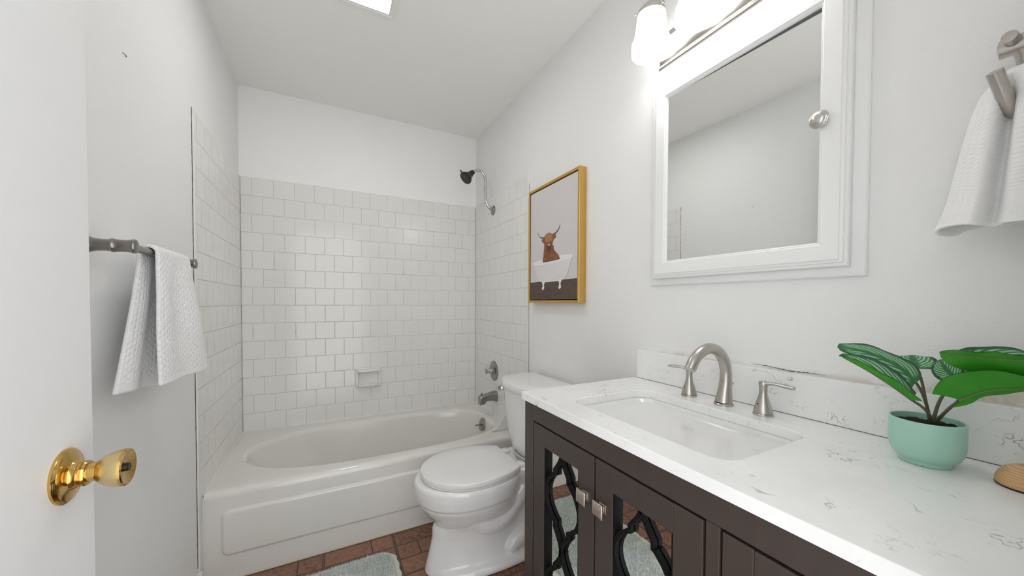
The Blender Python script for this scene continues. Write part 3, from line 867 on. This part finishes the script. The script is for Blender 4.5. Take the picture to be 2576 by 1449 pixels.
# ------------------------------------------------------------------ countertop with undermount sink
CX0, CX1, CY0, CY1 = .9764, 1.4785, -2.648, -1.711
hx0, hx1, hy0, hy1 = 1.052, 1.338, -2.332, -1.864
bm = bmesh.new(); NH = 60
def rr(x0, x1, y0, y1, r, n=15):
    o = []
    for cx, cy, s0 in ((x1 - r, y1 - r, 0), (x0 + r, y1 - r, 90), (x0 + r, y0 + r, 180), (x1 - r, y0 + r, 270)):
        for k_ in range(n): a = math.radians(s0 + 90 * k_ / (n - 1)); o.append((cx + r * math.cos(a), cy + r * math.sin(a)))
    return o
outer = rr(CX0, CX1, CY0, CY1, .003); hole = rr(hx0, hx1, hy0, hy1, .045)
outer2 = rr(CX0 + .0015, CX1, CY0, CY1 - .0015, .003); hole2 = rr(hx0 - .0015, hx1 + .0015, hy0 - .0015, hy1 + .0015, .046)
rings(bm, [r3(hole, ZCT - TH), r3(hole, ZCT - .0015), r3(hole2, ZCT), r3(outer2, ZCT), r3(outer, ZCT - .0015), r3(outer, ZCT - TH), r3(hole, ZCT - TH)], False, False)
bmesh.ops.remove_doubles(bm, verts=bm.verts, dist=1e-6)
ct = mk('countertop', bm, MT['quartz'], None, smooth=30)
tag(ct, 'white quartz countertop with grey veins and a rectangular sink cutout on the dark vanity', 'countertop')
bs = mk('backsplash', B(1.459, XR + .0005, CY0, -1.7185, ZCT + .0006, .9885), MT['quartz'], None, smooth=0, bevel=.0012)
tag(bs, 'low white veined quartz backsplash strip standing along the wall behind the faucet', 'backsplash')
bead('joint_line', [(1.4588, CY0, ZCT + .0004), (1.4588, -1.7185, ZCT + .0004)], .0005, bs, MT['crack'])
bm = bmesh.new()
sk_ = lambda k_, z, e=.0: r3(rr(hx0 + k_, hx1 - k_, hy0 + k_ * 1.0, hy1 - k_, max(.045 - k_ * .2, .02)), z)
def sring(a, bfar, bnear, z, r): return r3(rr(hx0 + a, hx1 - a, hy0 + bnear, hy1 - bfar, r), z)
ZS = ZCT - TH - .0008
rings(bm, [sring(-.012, -.012, -.012, ZS - .012, .05), sring(-.012, -.012, -.012, ZS, .05), sring(.0, .0, .0, ZS, .045), sring(.003, .006, .003, ZS - .004, .045), sring(.006, .035, .007, ZS - .03, .045), sring(.010, .085, .012, ZS - .07, .045), sring(.016, .115, .020, ZS - .095, .05), sring(.03, .135, .035, ZS - .112, .05), sring(.055, .16, .065, ZS - .120, .05), sring(.10, .2, .13, ZS - .123, .035)])
sk = thing('sink_basin', 'white rectangular undermount sink basin sunk below the quartz countertop', 'sink', (1.195, -2.098, .74))
mk('bowl', bm, MT['basin'], sk, smooth=50)
bm = bmesh.new(); lathe(bm, (1.20, -2.12, ZS - .1235), (0, 0, 1), [(0, .022), (.003, .022), (.0045, .019), (.003, .012), (.005, .002)], 24); mk('drain', bm, MT['nickel'], sk)

# ------------------------------------------------------------------ faucet
fa = thing('faucet', 'brushed nickel gooseneck faucet with two lever handles behind the sink', 'faucet', (1.397, -2.101, ZCT))
FY = -2.101
bm = bmesh.new(); lathe(bm, (1.3965, FY, ZCT), (0, 0, 1), [(0, .0245), (.004, .0245), (.0065, .0225), (.007, .0205)], 40)
path = catmull([(1.3965, FY, ZCT + .006), (1.400, FY, ZCT + .03), (1.4045, FY, ZCT + .06), (1.4035, FY, ZCT + .095), (1.392, FY, ZCT + .125), (1.366, FY, ZCT + .149), (1.332, FY, ZCT + .158), (1.298, FY, ZCT + .150), (1.272, FY, ZCT + .132), (1.255, FY, ZCT + .108)], 6)
tube(bm, path, [.0225, .0188, .0160, .0148, .0146, .0144, .0142, .0140, .0138, .0138], 28)
spt = mk('spout', bm, MT['nickel'], fa)
bm = bmesh.new(); tube(bm, [(1.424, FY, ZCT + .006), (1.428, FY, ZCT + .05), (1.430, FY, ZCT + .055)], [.0022, .0022, .0045], 10)
lathe(bm, (1.429, FY, ZCT + .050), (.1, 0, 1), [(0, .003), (.004, .0058), (.008, .0052), (.010, .002)], 14); mk('lift_rod', bm, MT['nickel'], fa)
def handle(hx, hy, sg_):
    bm = bmesh.new()
    lathe(bm, (hx, hy, ZCT), (0, 0, 1), [(0, .0225), (.004, .0225), (.0055, .0205), (.0058, .0195), (.006, .0212), (.012, .0205), (.02, .0185), (.03, .0155), (.042, .0115), (.052, .0095), (.062, .0090), (.072, .0098), (.079, .0108), (.083, .0095), (.0845, .004)], 36)
    o = mk('handle', bm, MT['nickel'], fa)
    bm = bmesh.new()
    P = catmull([(hx, hy + sg_ * -.004, ZCT + .077), (hx, hy + sg_ * .012, ZCT + .080), (hx - .001, hy + sg_ * .030, ZCT + .082), (hx - .003, hy + sg_ * .052, ZCT + .081), (hx - .005, hy + sg_ * .070, ZCT + .080)], 6)
    tube(bm, P, [.0085, .0075, .0062, .0068, .0075, .006], 18, flat=(1.15, .62))
    l = mk('lever', bm, MT['nickel'], None); l.parent = o
    bm = bmesh.new(); lathe(bm, (hx - .0150, hy + .0045, ZCT + .028), (-1, .1, .3), [(0, .0018), (.0012, .0018)], 10); l = mk('set_screw', bm, MT['blackm'], None); l.parent = o
    return o
handle(1.397, -1.992, 1); handle(1.398, -2.203, -1)

# ------------------------------------------------------------------ mirrored medicine cabinet
mc = thing('medicine_cabinet', 'white framed mirror cabinet on the wall above the sink', 'cabinet', (XR, -2.07, 1.58))
fx = lambda a, b, d_: (XR - d_, a, b)
bm = bmesh.new()
loops_rect(bm, -2.372, -1.772, 1.2235, 1.925, [(0, -.0005), (0, .009), (.003, .012), (.020, .017), (.026, .019), (.030, .019)], fx)
mk('casing', bm, MT['cabinet'], mc, smooth=25)
bm = bmesh.new()
dprof = [(0, .0195), (0, .030), (.002, .0325), (.007, .0325), (.0085, .036), (.014, .0375), (.016, .040), (.020, .040), (.0495, .040), (.0515, .0385), (.0525, .0365), (.0545, .0370), (.0565, .0350), (.058, .0315), (.0585, .029)]
loops_rect(bm, -2.348, -1.801, 1.246, 1.903, dprof, fx, cap1=False)
dr = mk('door', bm, MT['cabinet'], mc, smooth=20); 
def sub(o, p): o.parent = p; return o
bm = bmesh.new(); ml = [(-2.2915, .0190), (-2.2915, .0210), (-1.8575, .0305), (-1.8575, .0285)]
rings(bm, [[(XR - q, y, z) for y, q in ml] for z in (1.3025, 1.8465)])
sub(mk('mirror', bm, MT['mirror'], None, 0), dr)
bm = bmesh.new()
lathe(bm, (XR - .038, -2.297, 1.580), (-1, 0, 0), [(0, .0085), (.006, .0075), (.010, .009), (.0125, .0185), (.0145, .0198), (.0165, .0192), (.0172, .0172), (.019, .0165), (.0198, .0145), (.0205, .0142), (.0225, .0125), (.0245, .008), (.0252, .001)], 40)
sub(mk('knob', bm, MT['nickel_pale'], None), dr)

# ------------------------------------------------------------------ vanity light
vl = thing('vanity_light', 'brushed nickel bar light with lit frosted glass shades above the mirror', 'wall lamp', (XR, -2.03, 2.035))
bm = bmesh.new()
loops_rect(bm, -2.268, -1.794, 1.9775, 2.090, [(0, -.0005), (0, .004), (.003, .007), (.009, .008), (.011, .012), (.022, .020), (.030, .023), (.032, .024), (.040, .025)], fx)
mk('back_plate', bm, MT['nickel'], vl, smooth=25)
def lamp_unit(yc):
    xa = 1.385
    bm = bmesh.new()
    tube(bm, catmull([(XR - .020, yc, 2.032), (XR - .030, yc, 2.055), (XR - .032, yc, 2.10), (XR - .044, yc, 2.155), (XR - .064, yc, 2.188), (xa + .010, yc, 2.192), (xa, yc, 2.172), (xa, yc, 2.145)], 8), .0065, 14)
    lathe(bm, (XR - .024, yc, 2.035), (-1, 0, 0), [(0, .022), (.004, .021), (.008, .012), (.012, .007)], 24)
    mk('lamp_arm', bm, MT['nickel_pale'], vl)
    bm = bmesh.new()
    lathe(bm, (xa, yc, 2.152), (0, 0, -1), [(0, .009), (.006, .014), (.018, .028), (.032, .041), (.044, .0465), (.050, .0465)], 36, cap1=False)
    for a in (0.4, 2.5, 4.6):
        lathe(bm, (xa + .0455 * math.cos(a), yc + .0455 * math.sin(a), 2.110), (math.cos(a), math.sin(a), 0), [(0, .0022), (.006, .0022), (.0065, .0045), (.009, .0045), (.0095, .002)], 10)
    mk('shade_holder', bm, MT['nickel_pale'], vl)
    bm = bmesh.new(); R = []; n = 64
    prof = [(2.108, .0435, 0), (2.095, .0455, 0), (2.070, .0485, .2), (2.045, .052, .5), (2.022, .056, .8), (2.008, .0625, 1), (1.998, .0645, 1), (1.985, .0625, 1)]
    def ringr(z, r, k_, extra=0):
        o = []
        for i in range(n):
            t = 2 * PI * i / n; oc_ = math.cos(PI / 8) / math.cos(((t + PI / 8) % (PI / 4)) - PI / 8)
            q = r * lerp(1, oc_ * 1.04, k_); zz = z - extra * (.006 * abs(math.cos(4 * t)))
            o.append((xa + q * math.cos(t), yc + q * math.sin(t), zz))
        return o
    for z, r, k_ in prof: R.append(ringr(z, r, k_, 1 if z < 1.99 else 0))
    for z, r, k_ in prof[::-1]: R.append(ringr(z + .001, r - .003, k_, 1 if z < 1.99 else 0))
    rings(bm, R, False, True)
    mk('lamp_shade', bm, MT['shade'], vl, smooth=30)
for yc in (-1.841, -2.012, -2.183): lamp_unit(yc)

# ------------------------------------------------------------------ ceiling vent
cv = thing('ceiling_vent', 'white framed ceiling fan vent with a flat lens given an added fill glow above the bathtub', 'vent', (.61, -1.04, ZC))
bm = bmesh.new()
fz = lambda a, b, d_: (a, b, ZC - d_)
loops_rect(bm, .500, .719, -1.105, -.968, [(0, -.0005), (0, .010), (.003, .013), (.010, .013), (.014, .010), (.020, .009), (.024, .012), (.028, .014), (.031, .010), (.033, .006)], fz, cap1=False)
mk('grille_frame', bm, MT['vent'], cv, smooth=25)
mk('lens', B(.531, .688, -1.074, -.999, ZC - .012, ZC - .004), MT['lens'], cv, 0, .002)

# ------------------------------------------------------------------ framed picture
pf = thing('framed_picture', 'gold framed print of a shaggy brown cow sitting in a white bathtub', 'picture', (XR, -1.14, 1.47))
bm = bmesh.new()
PY0, PY1, PZ0, PZ1 = -1.385, -.916, 1.160, 1.776
loops_rect(bm, PY0, PY1, PZ0, PZ1, [(0, -.0003), (0, .0375), (.0012, .039), (.012, .039), (.0132, .038), (.0138, .012), (.020, .010)], fx, cap1=False)
mk('frame', bm, MT['gold'], pf, smooth=20)
mk('backing', B(XR - .013, XR - .006, PY0 + .006, PY1 - .006, PZ0 + .006, PZ1 - .006), plain('dark_backing', lin(40, 26, 18), .9, nscale=20), pf, 0)
AX = XR - .0345
fur = NT('print_fur'); fp = fur.pos()[1]
fn_ = fur.noise(fur.scaled(fp, 1, 260, 50), 1.0, 5, .65)
fn2 = fur.smooth(fur.noise(fp, 28, 2), .4, .65)
fc = fur.mix(fur.smooth(fn_, .3, .7), lin(84, 50, 32), lin(170, 114, 74)); fur.link(fur.mix(fur.math('MULTIPLY', fn2, .45), fc, lin(122, 66, 40)), fur.b.inputs['Base Color']); fur.b.inputs['Roughness'].default_value = .7
pfl = NT('print_floor'); pp = pfl.pos()[1]
pn = pfl.noise(pfl.scaled(pp, 1, 14, 120), 1.0, 5, .65)
pfl.link(pfl.mix(pn, lin(58, 44, 38), lin(112, 94, 82)), pfl.b.inputs['Base Color']); pfl.b.inputs['Roughness'].default_value = .7
pmats = [plain('print_backdrop', lin(212, 207, 206), .7, nscale=3, namp=.03), pfl.m, plain('print_tub', lin(224, 220, 221), .7, nscale=5, namp=.04), plain('print_tub_rim', lin(234, 231, 231), .7, nscale=8, namp=.02),
         fur.m, plain('print_horn', lin(128, 108, 94), .7, nscale=60, namp=.4), plain('print_muzzle', lin(92, 62, 46), .7, nscale=90, namp=.3), plain('print_nose', lin(206, 178, 160), .7, nscale=90), plain('print_forelock', lin(182, 130, 92), .7, nscale=160, namp=.35)]
bm = bmesh.new()
cy0, cy1, cz0, cz1 = -1.3665, -.9345, 1.179, 1.757
v = box(bm, AX, XR - .0125, cy0, cy1, cz0, cz1)
def poly(P, k_, mi):
    vs = [bm.verts.new((AX - .0002 * k_, y, z)) for y, z in P]
    bm.faces.new(vs).material_index = mi
poly([(cy1 - .0005, 1.2715), (cy0 + .0005, 1.2735), (cy0 + .0005, cz0 + .0005), (cy1 - .0005, cz0 + .0005)], 1, 1)
def sm(P, n=5):
    Q = catmull([(p[0], p[1], 0) for p in P + [P[0]]], n); return [(q.x, q.y) for q in Q[:-1]]
poly(sm([(-1.079, 1.463), (-1.073, 1.424), (-1.069, 1.366), (-1.129, 1.366), (-1.221, 1.366), (-1.219, 1.385), (-1.208, 1.400), (-1.187, 1.414), (-1.17, 1.431), (-1.161, 1.451)], 4), 2, 4)
poly(sm([(-1.005, 1.544), (-1.02, 1.525), (-1.04, 1.51), (-1.074, 1.503), (-1.072, 1.495), (-1.05, 1.499), (-1.027, 1.513), (-1.012, 1.529)]), 3, 5)
poly(sm([(-1.225, 1.548), (-1.224, 1.532), (-1.209, 1.514), (-1.189, 1.503), (-1.165, 1.500), (-1.162, 1.508), (-1.186, 1.512), (-1.206, 1.523), (-1.218, 1.534)]), 3, 5)
poly(sm([(-1.076, 1.503), (-1.097, 1.515), (-1.122, 1.519), (-1.146, 1.512), (-1.166, 1.503), (-1.187, 1.498), (-1.190, 1.486), (-1.172, 1.479), (-1.161, 1.464), (-1.157, 1.443), (-1.141, 1.425), (-1.123, 1.420), (-1.104, 1.432), (-1.086, 1.455), (-1.076, 1.47), (-1.057, 1.480), (-1.055, 1.492)]), 4, 4)
poly(sm([(-1.092, 1.512), (-1.122, 1.517), (-1.152, 1.508), (-1.160, 1.480), (-1.148, 1.470), (-1.138, 1.478), (-1.124, 1.468), (-1.108, 1.476), (-1.098, 1.468), (-1.085, 1.488)]), 5, 8)
poly(sm([(-1.107, 1.455), (-1.124, 1.458), (-1.140, 1.452), (-1.142, 1.435), (-1.123, 1.421), (-1.106, 1.436)]), 6, 6)
poly(sm([(-1.113, 1.461), (-1.125, 1.464), (-1.136, 1.456), (-1.125, 1.450)]), 7, 7)
poly(sm([(-.964, 1.376), (-.995, 1.383), (-1.064, 1.386), (-1.066, 1.3715), (-1.222, 1.3735), (-1.223, 1.391), (-1.29, 1.390), (-1.326, 1.386), (-1.336, 1.377), (-1.311, 1.368), (-1.216, 1.362), (-1.08, 1.359), (-.995, 1.361), (-.971, 1.367)], 3), 8, 3)
poly(sm([(-.981, 1.3635), (-1.08, 1.361), (-1.216, 1.364), (-1.317, 1.370), (-1.310, 1.34), (-1.295, 1.309), (-1.276, 1.286), (-1.239, 1.270), (-1.142, 1.2665), (-1.062, 1.269), (-1.026, 1.279), (-1.002, 1.309), (-.988, 1.341)], 4), 7, 2)
poly(sm([(-1.056, 1.273), (-1.090, 1.271), (-1.081, 1.255), (-1.082, 1.237), (-1.071, 1.227), (-1.059, 1.233), (-1.066, 1.252)]), 9, 3)
poly(sm([(-1.210, 1.275), (-1.244, 1.275), (-1.234, 1.255), (-1.239, 1.238), (-1.227, 1.229), (-1.216, 1.235), (-1.222, 1.254)]), 9, 3)
mk('print', bm, pmats, pf, smooth=0)

# ------------------------------------------------------------------ towel bar and hand towel on the left wall
tb = thing('towel_bar', 'brushed nickel towel bar with turned posts on the left wall', 'towel rail', (XL, -1.39, 1.281))
BZ, BXp = 1.281, .066
for yy in (-1.597, -1.178):
    bm = bmesh.new()
    lathe(bm, (XL, yy, BZ), (1, 0, 0), [(0, .0265), (.003, .0265), (.006, .024), (.012, .0175), (.022, .0138), (.036, .0122), (.046, .0126), (.0475, .0145), (.051, .0150), (.0525, .0140), (.060, .0130), (.070, .0128), (.078, .0136), (.080, .0152), (.0835, .0156), (.086, .0145), (.088, .009), (.0885, .002)], 36)
    mk('post', bm, MT['nickel_dark'], tb)
bm = bmesh.new(); tube(bm, [(BXp, -1.597, BZ), (BXp, -1.178, BZ)], .0085, 20); mk('rail', bm, MT['nickel_dark'], tb)
def cloth(u, v):
    # v: 0 front hem -> 0.46 bar -> 0.54 -> 1 back hem
    ztop = BZ + .0; rb = .0155
    if v < .46:
        t = 1 - v / .46                       # 0 at bar, 1 at hem
        z = lerp(ztop, lerp(.955, .939, u), t)
        yl = lerp(-1.492, -1.510, t) - .012 * math.sin(PI * t); yr = lerp(-1.262, -1.152, t ** 1.15)
        y = lerp(yl, yr, u)
        fold = .010 * math.sin(u * PI * 3.0 + .5) * (1 - .35 * t) * min(1, t * 3)
        x = BXp + rb + .004 * t + fold * .8 + .006 * math.sin(t * 3) * u + .012 * t * u
    elif v > .54:
        t = (v - .54) / .46
        z = lerp(ztop, lerp(.958, .925, u), t)
        yl = lerp(-1.492, -1.600, t ** 1.2); yr = lerp(-1.262, -1.245, t)
        y = lerp(yl, yr, u)
        fold = .007 * math.sin(u * PI * 3.4) * min(1, t * 3)
        x = BXp - rb - .010 * t + fold
    else:
        a = PI * (v - .46) / .08
        y = lerp(-1.492, -1.262, u); x = BXp + rb * math.cos(a); z = ztop + rb * math.sin(a)
    return Vector((x, y, z))
bm = bmesh.new(); grid(bm, cloth, 60, 120)
tw = mk('hand_towel', bm, MT['terry'], None, smooth=180)
m = tw.modifiers.new('thick', 'SOLIDIFY'); m.thickness = .009; m.offset = 0
m = tw.modifiers.new('round', 'SUBSURF'); m.levels = 1; m.render_levels = 1
tag(tw, 'white waffle hand towel draped over the towel bar on the left wall', 'towel')

# ------------------------------------------------------------------ hook rail and washcloth on the right wall
hk = thing('towel_hook', 'brushed nickel hook rail with cap pin and curved peg on the right wall', 'towel hook', (XR, -2.57, 1.58))
bm = bmesh.new(); R = []
for y in [-2.549 - .0004, -2.5505, -2.60, -2.645]:
    k_ = .55 if y > -2.5496 else 1.0
    o = []
    for i in range(9):
        a = lerp(-1.15, 1.15, i / 8); o.append((1.4315 - .019 * math.cos(a), y, 1.5815 + .0155 * math.sin(a) / math.sin(1.15) * k_))
    for i in range(8, -1, -1):
        a = lerp(-1.1, 1.1, i / 8); o.append((1.4335 - .019 * math.cos(a), y, 1.5815 + .0140 * math.sin(a) / math.sin(1.1) * k_))
    R.append(o)
rings(bm, R); mk('rail', bm, MT['nickel'], hk, smooth=40)
bm = bmesh.new(); lathe(bm, (1.418, -2.566, 1.5855), (-1, .05, .0), [(0, .0092), (.024, .0090), (.0255, .0084), (.026, .002)], 28); mk('cap_pin', bm, MT['nickel'], hk)
bm = bmesh.new(); lathe(bm, (XR + .0005, -2.60, 1.5815), (-1, 0, 0), [(0, .02), (.006, .019), (.009, .009), (.062, .009)], 24); mk('wall_post', bm, MT['nickel'], hk)
bm = bmesh.new()
tube(bm, catmull([(1.424, -2.572, 1.574), (1.437, -2.575, 1.555), (1.447, -2.577, 1.525), (1.449, -2.577, 1.498), (1.440, -2.573, 1.478), (1.427, -2.568, 1.474), (1.412, -2.563, 1.487), (1.396, -2.558, 1.510), (1.380, -2.5535, 1.5325)], 8), [.0095, .009, .009, .0095, .0095], 22)
mk('peg', bm, MT['nickel'], hk)
WZ = [(1.549, 1.428, 1.448, -2.566, -2.588), (1.545, 1.418, 1.456, -2.556, -2.600), (1.533, 1.409, 1.461, -2.543, -2.618), (1.512, 1.402, 1.464, -2.530, -2.634), (1.480, 1.393, 1.465, -2.522, -2.640),
      (1.430, 1.386, 1.465, -2.514, -2.643), (1.380, 1.380, 1.466, -2.507, -2.645), (1.345, 1.376, 1.467, -2.502, -2.646), (1.322, 1.371, 1.468, -2.497, -2.646), (1.312, 1.369, 1.468, -2.494, -2.646), (1.294, 1.366, 1.468, -2.489, -2.646)]
def wash(u, v):
    # v: 0 hem -> 1 top over the hook; u runs round the bunched cloth
    q = (1 - v) * (len(WZ) - 1); i = min(int(q), len(WZ) - 2); f = q - i
    z, xf, xb, yl, yr = (lerp(a, b, f) for a, b in zip(WZ[i], WZ[i + 1]))
    d_ = max(0.0, min(1.0, (1.535 - z) / .25))
    t = 2 * PI * u; ct, st = math.cos(t), math.sin(t); e = 2.6
    x = (xf + xb) / 2 + (xb - xf) / 2 * math.copysign(abs(ct) ** (2 / e), ct)
    y = (yl + yr) / 2 + (yl - yr) / 2 * math.copysign(abs(st) ** (2 / e), st)
    yc = lerp(-2.566, -2.552, d_)
    if ct < 0:                                  # deep crease below the peg, plus soft folds
        x += .052 * math.exp(-((y - yc) / lerp(.006, .010, d_)) ** 2) * min(1, d_ * 4) * (-ct) ** .5
    x += .0035 * math.sin(u * 34 + 2) * d_; y += .0035 * math.sin(u * 27) * d_
    z += (.0045 * math.sin(u * 2 * PI * 3 + 1.2) - .006 * (1 - abs(ct))) * (1 if v < .35 else .3) * (1 - v)
    return Vector((x, y, z))
bm = bmesh.new(); V_ = grid(bm, wash, 96, 90)
bmesh.ops.remove_doubles(bm, verts=bm.verts, dist=1e-5)
bm.faces.new([v for v in V_[-1] if v.is_valid])
wc = mk('washcloth', bm, MT['terry2'], None, smooth=180)
m = wc.modifiers.new('thick', 'SOLIDIFY'); m.thickness = .005; m.offset = -1
m = wc.modifiers.new('round', 'SUBSURF'); m.levels = 1; m.render_levels = 1
tag(wc, 'white terry washcloth hanging from the nickel hook at right edge', 'towel')

# ------------------------------------------------------------------ potted plant
PC = Vector((1.366, -2.492, ZCT))
pl = thing('potted_plant', 'small leafy plant with striped leaves in a mint green pot on the countertop', 'potted plant', PC)
bm = bmesh.new()
PR = .0475
lathe(bm, PC, (0, 0, 1), [(.0, .030), (.001, .0325), (.005, .0335), (.008, .0345), (.010, .0375), (.016, .0425), (.024, .0460), (.034, PR), (.074, PR), (.0765, PR - .0006), (.0775, PR - .0018), (.0765, PR - .0032), (.07, PR - .0036), (.056, PR - .004), (.054, .002)], 72)
mk('pot', bm, MT['pot'], pl, smooth=40)
bm = bmesh.new(); rs = random.Random(2); R = []
for r in (.0436, .034, .024, .013, .002):
    R.append([(PC.x + r * math.cos(2 * PI * i / 48), PC.y + r * math.sin(2 * PI * i / 48), PC.z + .0665 + rs.uniform(-.0018, .0022)) for i in range(48)])
rings(bm, R, False, True); mk('soil', bm, MT['soil'], pl, smooth=0)
def stem(P, r0=.0027, r1=.0018):
    bm = bmesh.new(); tube(bm, catmull(P, 8), [r0, r1], 12); mk('stem', bm, MT['stem'], pl)
VIEW = Vector((.96, .22, -.18)).normalized()      # from the doorway towards the plant: used only to say which way a leaf leans
def leaf(P, n0, n1, wp, wm, cp, cm, rip=.0, lobe=.0, blunt=.62):
    """P midrib base..tip; n0,n1 upper-face normals at base/tip; wp,wm half widths and cp,cm lift of the two halves; two skins: striped top, bright underside"""
    C_ = catmull(P, 10); n = len(C_) - 1
    n0, n1 = Vector(n0).normalized(), Vector(n1).normalized()
    def pt(u, v, off):
        i = v * n; a = int(min(i, n - 1)); M_ = C_[a].lerp(C_[a + 1], i - a); T_ = (C_[a + 1] - C_[a]).normalized()
        N_ = n0.lerp(n1, v); N_ = (N_ - T_ * N_.dot(T_)).normalized(); S_ = N_.cross(T_)
        prof = max(0.0, math.sin(PI * min(1, v * .90 + .10) ** .8)) ** blunt
        if lobe: prof = max(prof, math.sqrt(max(0, 1 - ((v - .42) / .46) ** 2)) if v < .42 else prof)
        s_ = u * 2 - 1; w_, c_ = (wp, cp) if s_ > 0 else (wm, cm); hw = w_ * prof * abs(s_)
        q = M_ + S_ * math.copysign(hw * math.cos(c_), s_) + N_ * (hw * math.sin(c_) + rip * s_ * s_ * math.sin(v * 15 + s_ * 2))
        q = q - T_ * (lobe * abs(s_) ** 1.5 * (1 - v) ** 2)
        return q + N_ * off
    bm = bmesh.new(); nu, nv = 18, 36
    for mi, off in ((0, .0005), (1, -.0005)): grid(bm, lambda u, v: pt(u, v, off), nu, nv, mat=mi)
    o = mk('leaf', bm, [MT['leaf'], MT['leaf_under']], pl, smooth=180, recalc=False)
    bm = bmesh.new(); tube(bm, [pt(.5, v / 20, -.0007) for v in range(20)], [.0013, .0010, .0004], 8)
    v_ = mk('midrib', bm, MT['vein'], None); v_.parent = o; v_.matrix_parent_inverse = Matrix.Identity(4)
    return o
UPV = Vector((0, 0, 1))
def nrm(u, v): return UPV * u - VIEW * v          # u: how far the face looks up, v: how far it looks to the doorway
b0 = PC + Vector((0.002, -.006, .064))
# upper left leaf, striped face up and leaning to the room
stem([b0, (1.352, -2.496, .985), (1.333, -2.494, 1.012), (1.316, -2.491, 1.030)])
leaf([(1.316, -2.491, 1.030), (1.302, -2.472, 1.056), (1.273, -2.443, 1.077), (1.238, -2.412, 1.087)], nrm(.75, .7), nrm(.6, .8), .022, .026, -.25, -.15, .0014, .004, .45)
# lower left leaf, folded: dark inside, underside edge bright
stem([b0, (1.335, -2.503, .975), (1.308, -2.501, .992), (1.288, -2.494, 1.004)])
leaf([(1.288, -2.494, 1.004), (1.266, -2.476, 1.026), (1.243, -2.452, 1.050), (1.213, -2.424, 1.074)], nrm(1, .12), nrm(1, .12), .012, .036, .95, .78, .0012, .008)
# round back left leaf
stem([b0, (1.378, -2.488, .990), (1.386, -2.481, 1.020), (1.383, -2.476, 1.043)])
leaf([(1.383, -2.475, 1.045), (1.390, -2.470, 1.053), (1.398, -2.465, 1.061), (1.404, -2.461, 1.066)], nrm(.8, .6), nrm(.9, .5), .036, .032, .12, .02, .0012, .002)
# striped back right leaf, fanned towards the wall
stem([b0, (1.378, -2.505, .995), (1.384, -2.520, 1.03), (1.385, -2.532, 1.048)])
leaf([(1.384, -2.530, 1.048), (1.402, -2.546, 1.060), (1.418, -2.568, 1.070), (1.426, -2.598, 1.076)], nrm(.6, .85), nrm(.6, .85), .036, .022, .10, .1, .0018, .006)
leaf([(1.378, -2.520, 1.040), (1.378, -2.513, 1.048), (1.378, -2.508, 1.056), (1.380, -2.503, 1.066)], nrm(.4, .95), nrm(.4, .95), .020, .018, .1, .1, .001, .004)
# bright underside, upper right
stem([b0, (1.362, -2.525, .995), (1.335, -2.570, 1.040), (1.306, -2.612, 1.079)])
leaf([(1.302, -2.610, 1.084), (1.302, -2.580, 1.083), (1.298, -2.550, 1.083), (1.292, -2.522, 1.087)], nrm(.9, -.75), nrm(.75, -.9), .012, .030, .1, -.25, .0012, .0, .5)
# big bright leaf in front, seen from beneath
stem([b0, (1.350, -2.512, .972), (1.330, -2.526, .992), (1.311, -2.539, 1.011)])
leaf([(1.311, -2.540, 1.012), (1.312, -2.562, 1.030), (1.316, -2.588, 1.040), (1.318, -2.628, 1.048)], nrm(.75, -.85), nrm(.8, -.8), .013, .040, .15, .08, .0014, .016)

# ------------------------------------------------------------------ turned wooden stand at the right edge
ws = thing('wooden_stand', 'dome-shaped pale wooden stand with black base at the right edge of the countertop', 'stand', (1.368, -2.617, ZCT))
WC = Vector((1.372, -2.6, ZCT))
bm = bmesh.new(); lathe(bm, WC, (0, 0, 1), [(0, .0325), (.0022, .0335), (.003, .032)], 48); mk('base_pad', bm, MT['blackm'], ws)
bm = bmesh.new(); lathe(bm, WC, (0, 0, 1), [(.0022, .0325), (.005, .0335), (.011, .0330), (.019, .0300), (.027, .0240), (.032, .0160), (.0345, .0085), (.035, .002)], 48); mk('dome', bm, MT['ash'], ws, smooth=50)
bm = bmesh.new(); lathe(bm, WC, (0, 0, 1), [(.033, .0055), (.038, .0052), (.039, .0045), (.060, .0042), (.061, .002)], 20); mk('collar', bm, plain('brown_collar', lin(96, 66, 44), .4, nscale=50), ws)
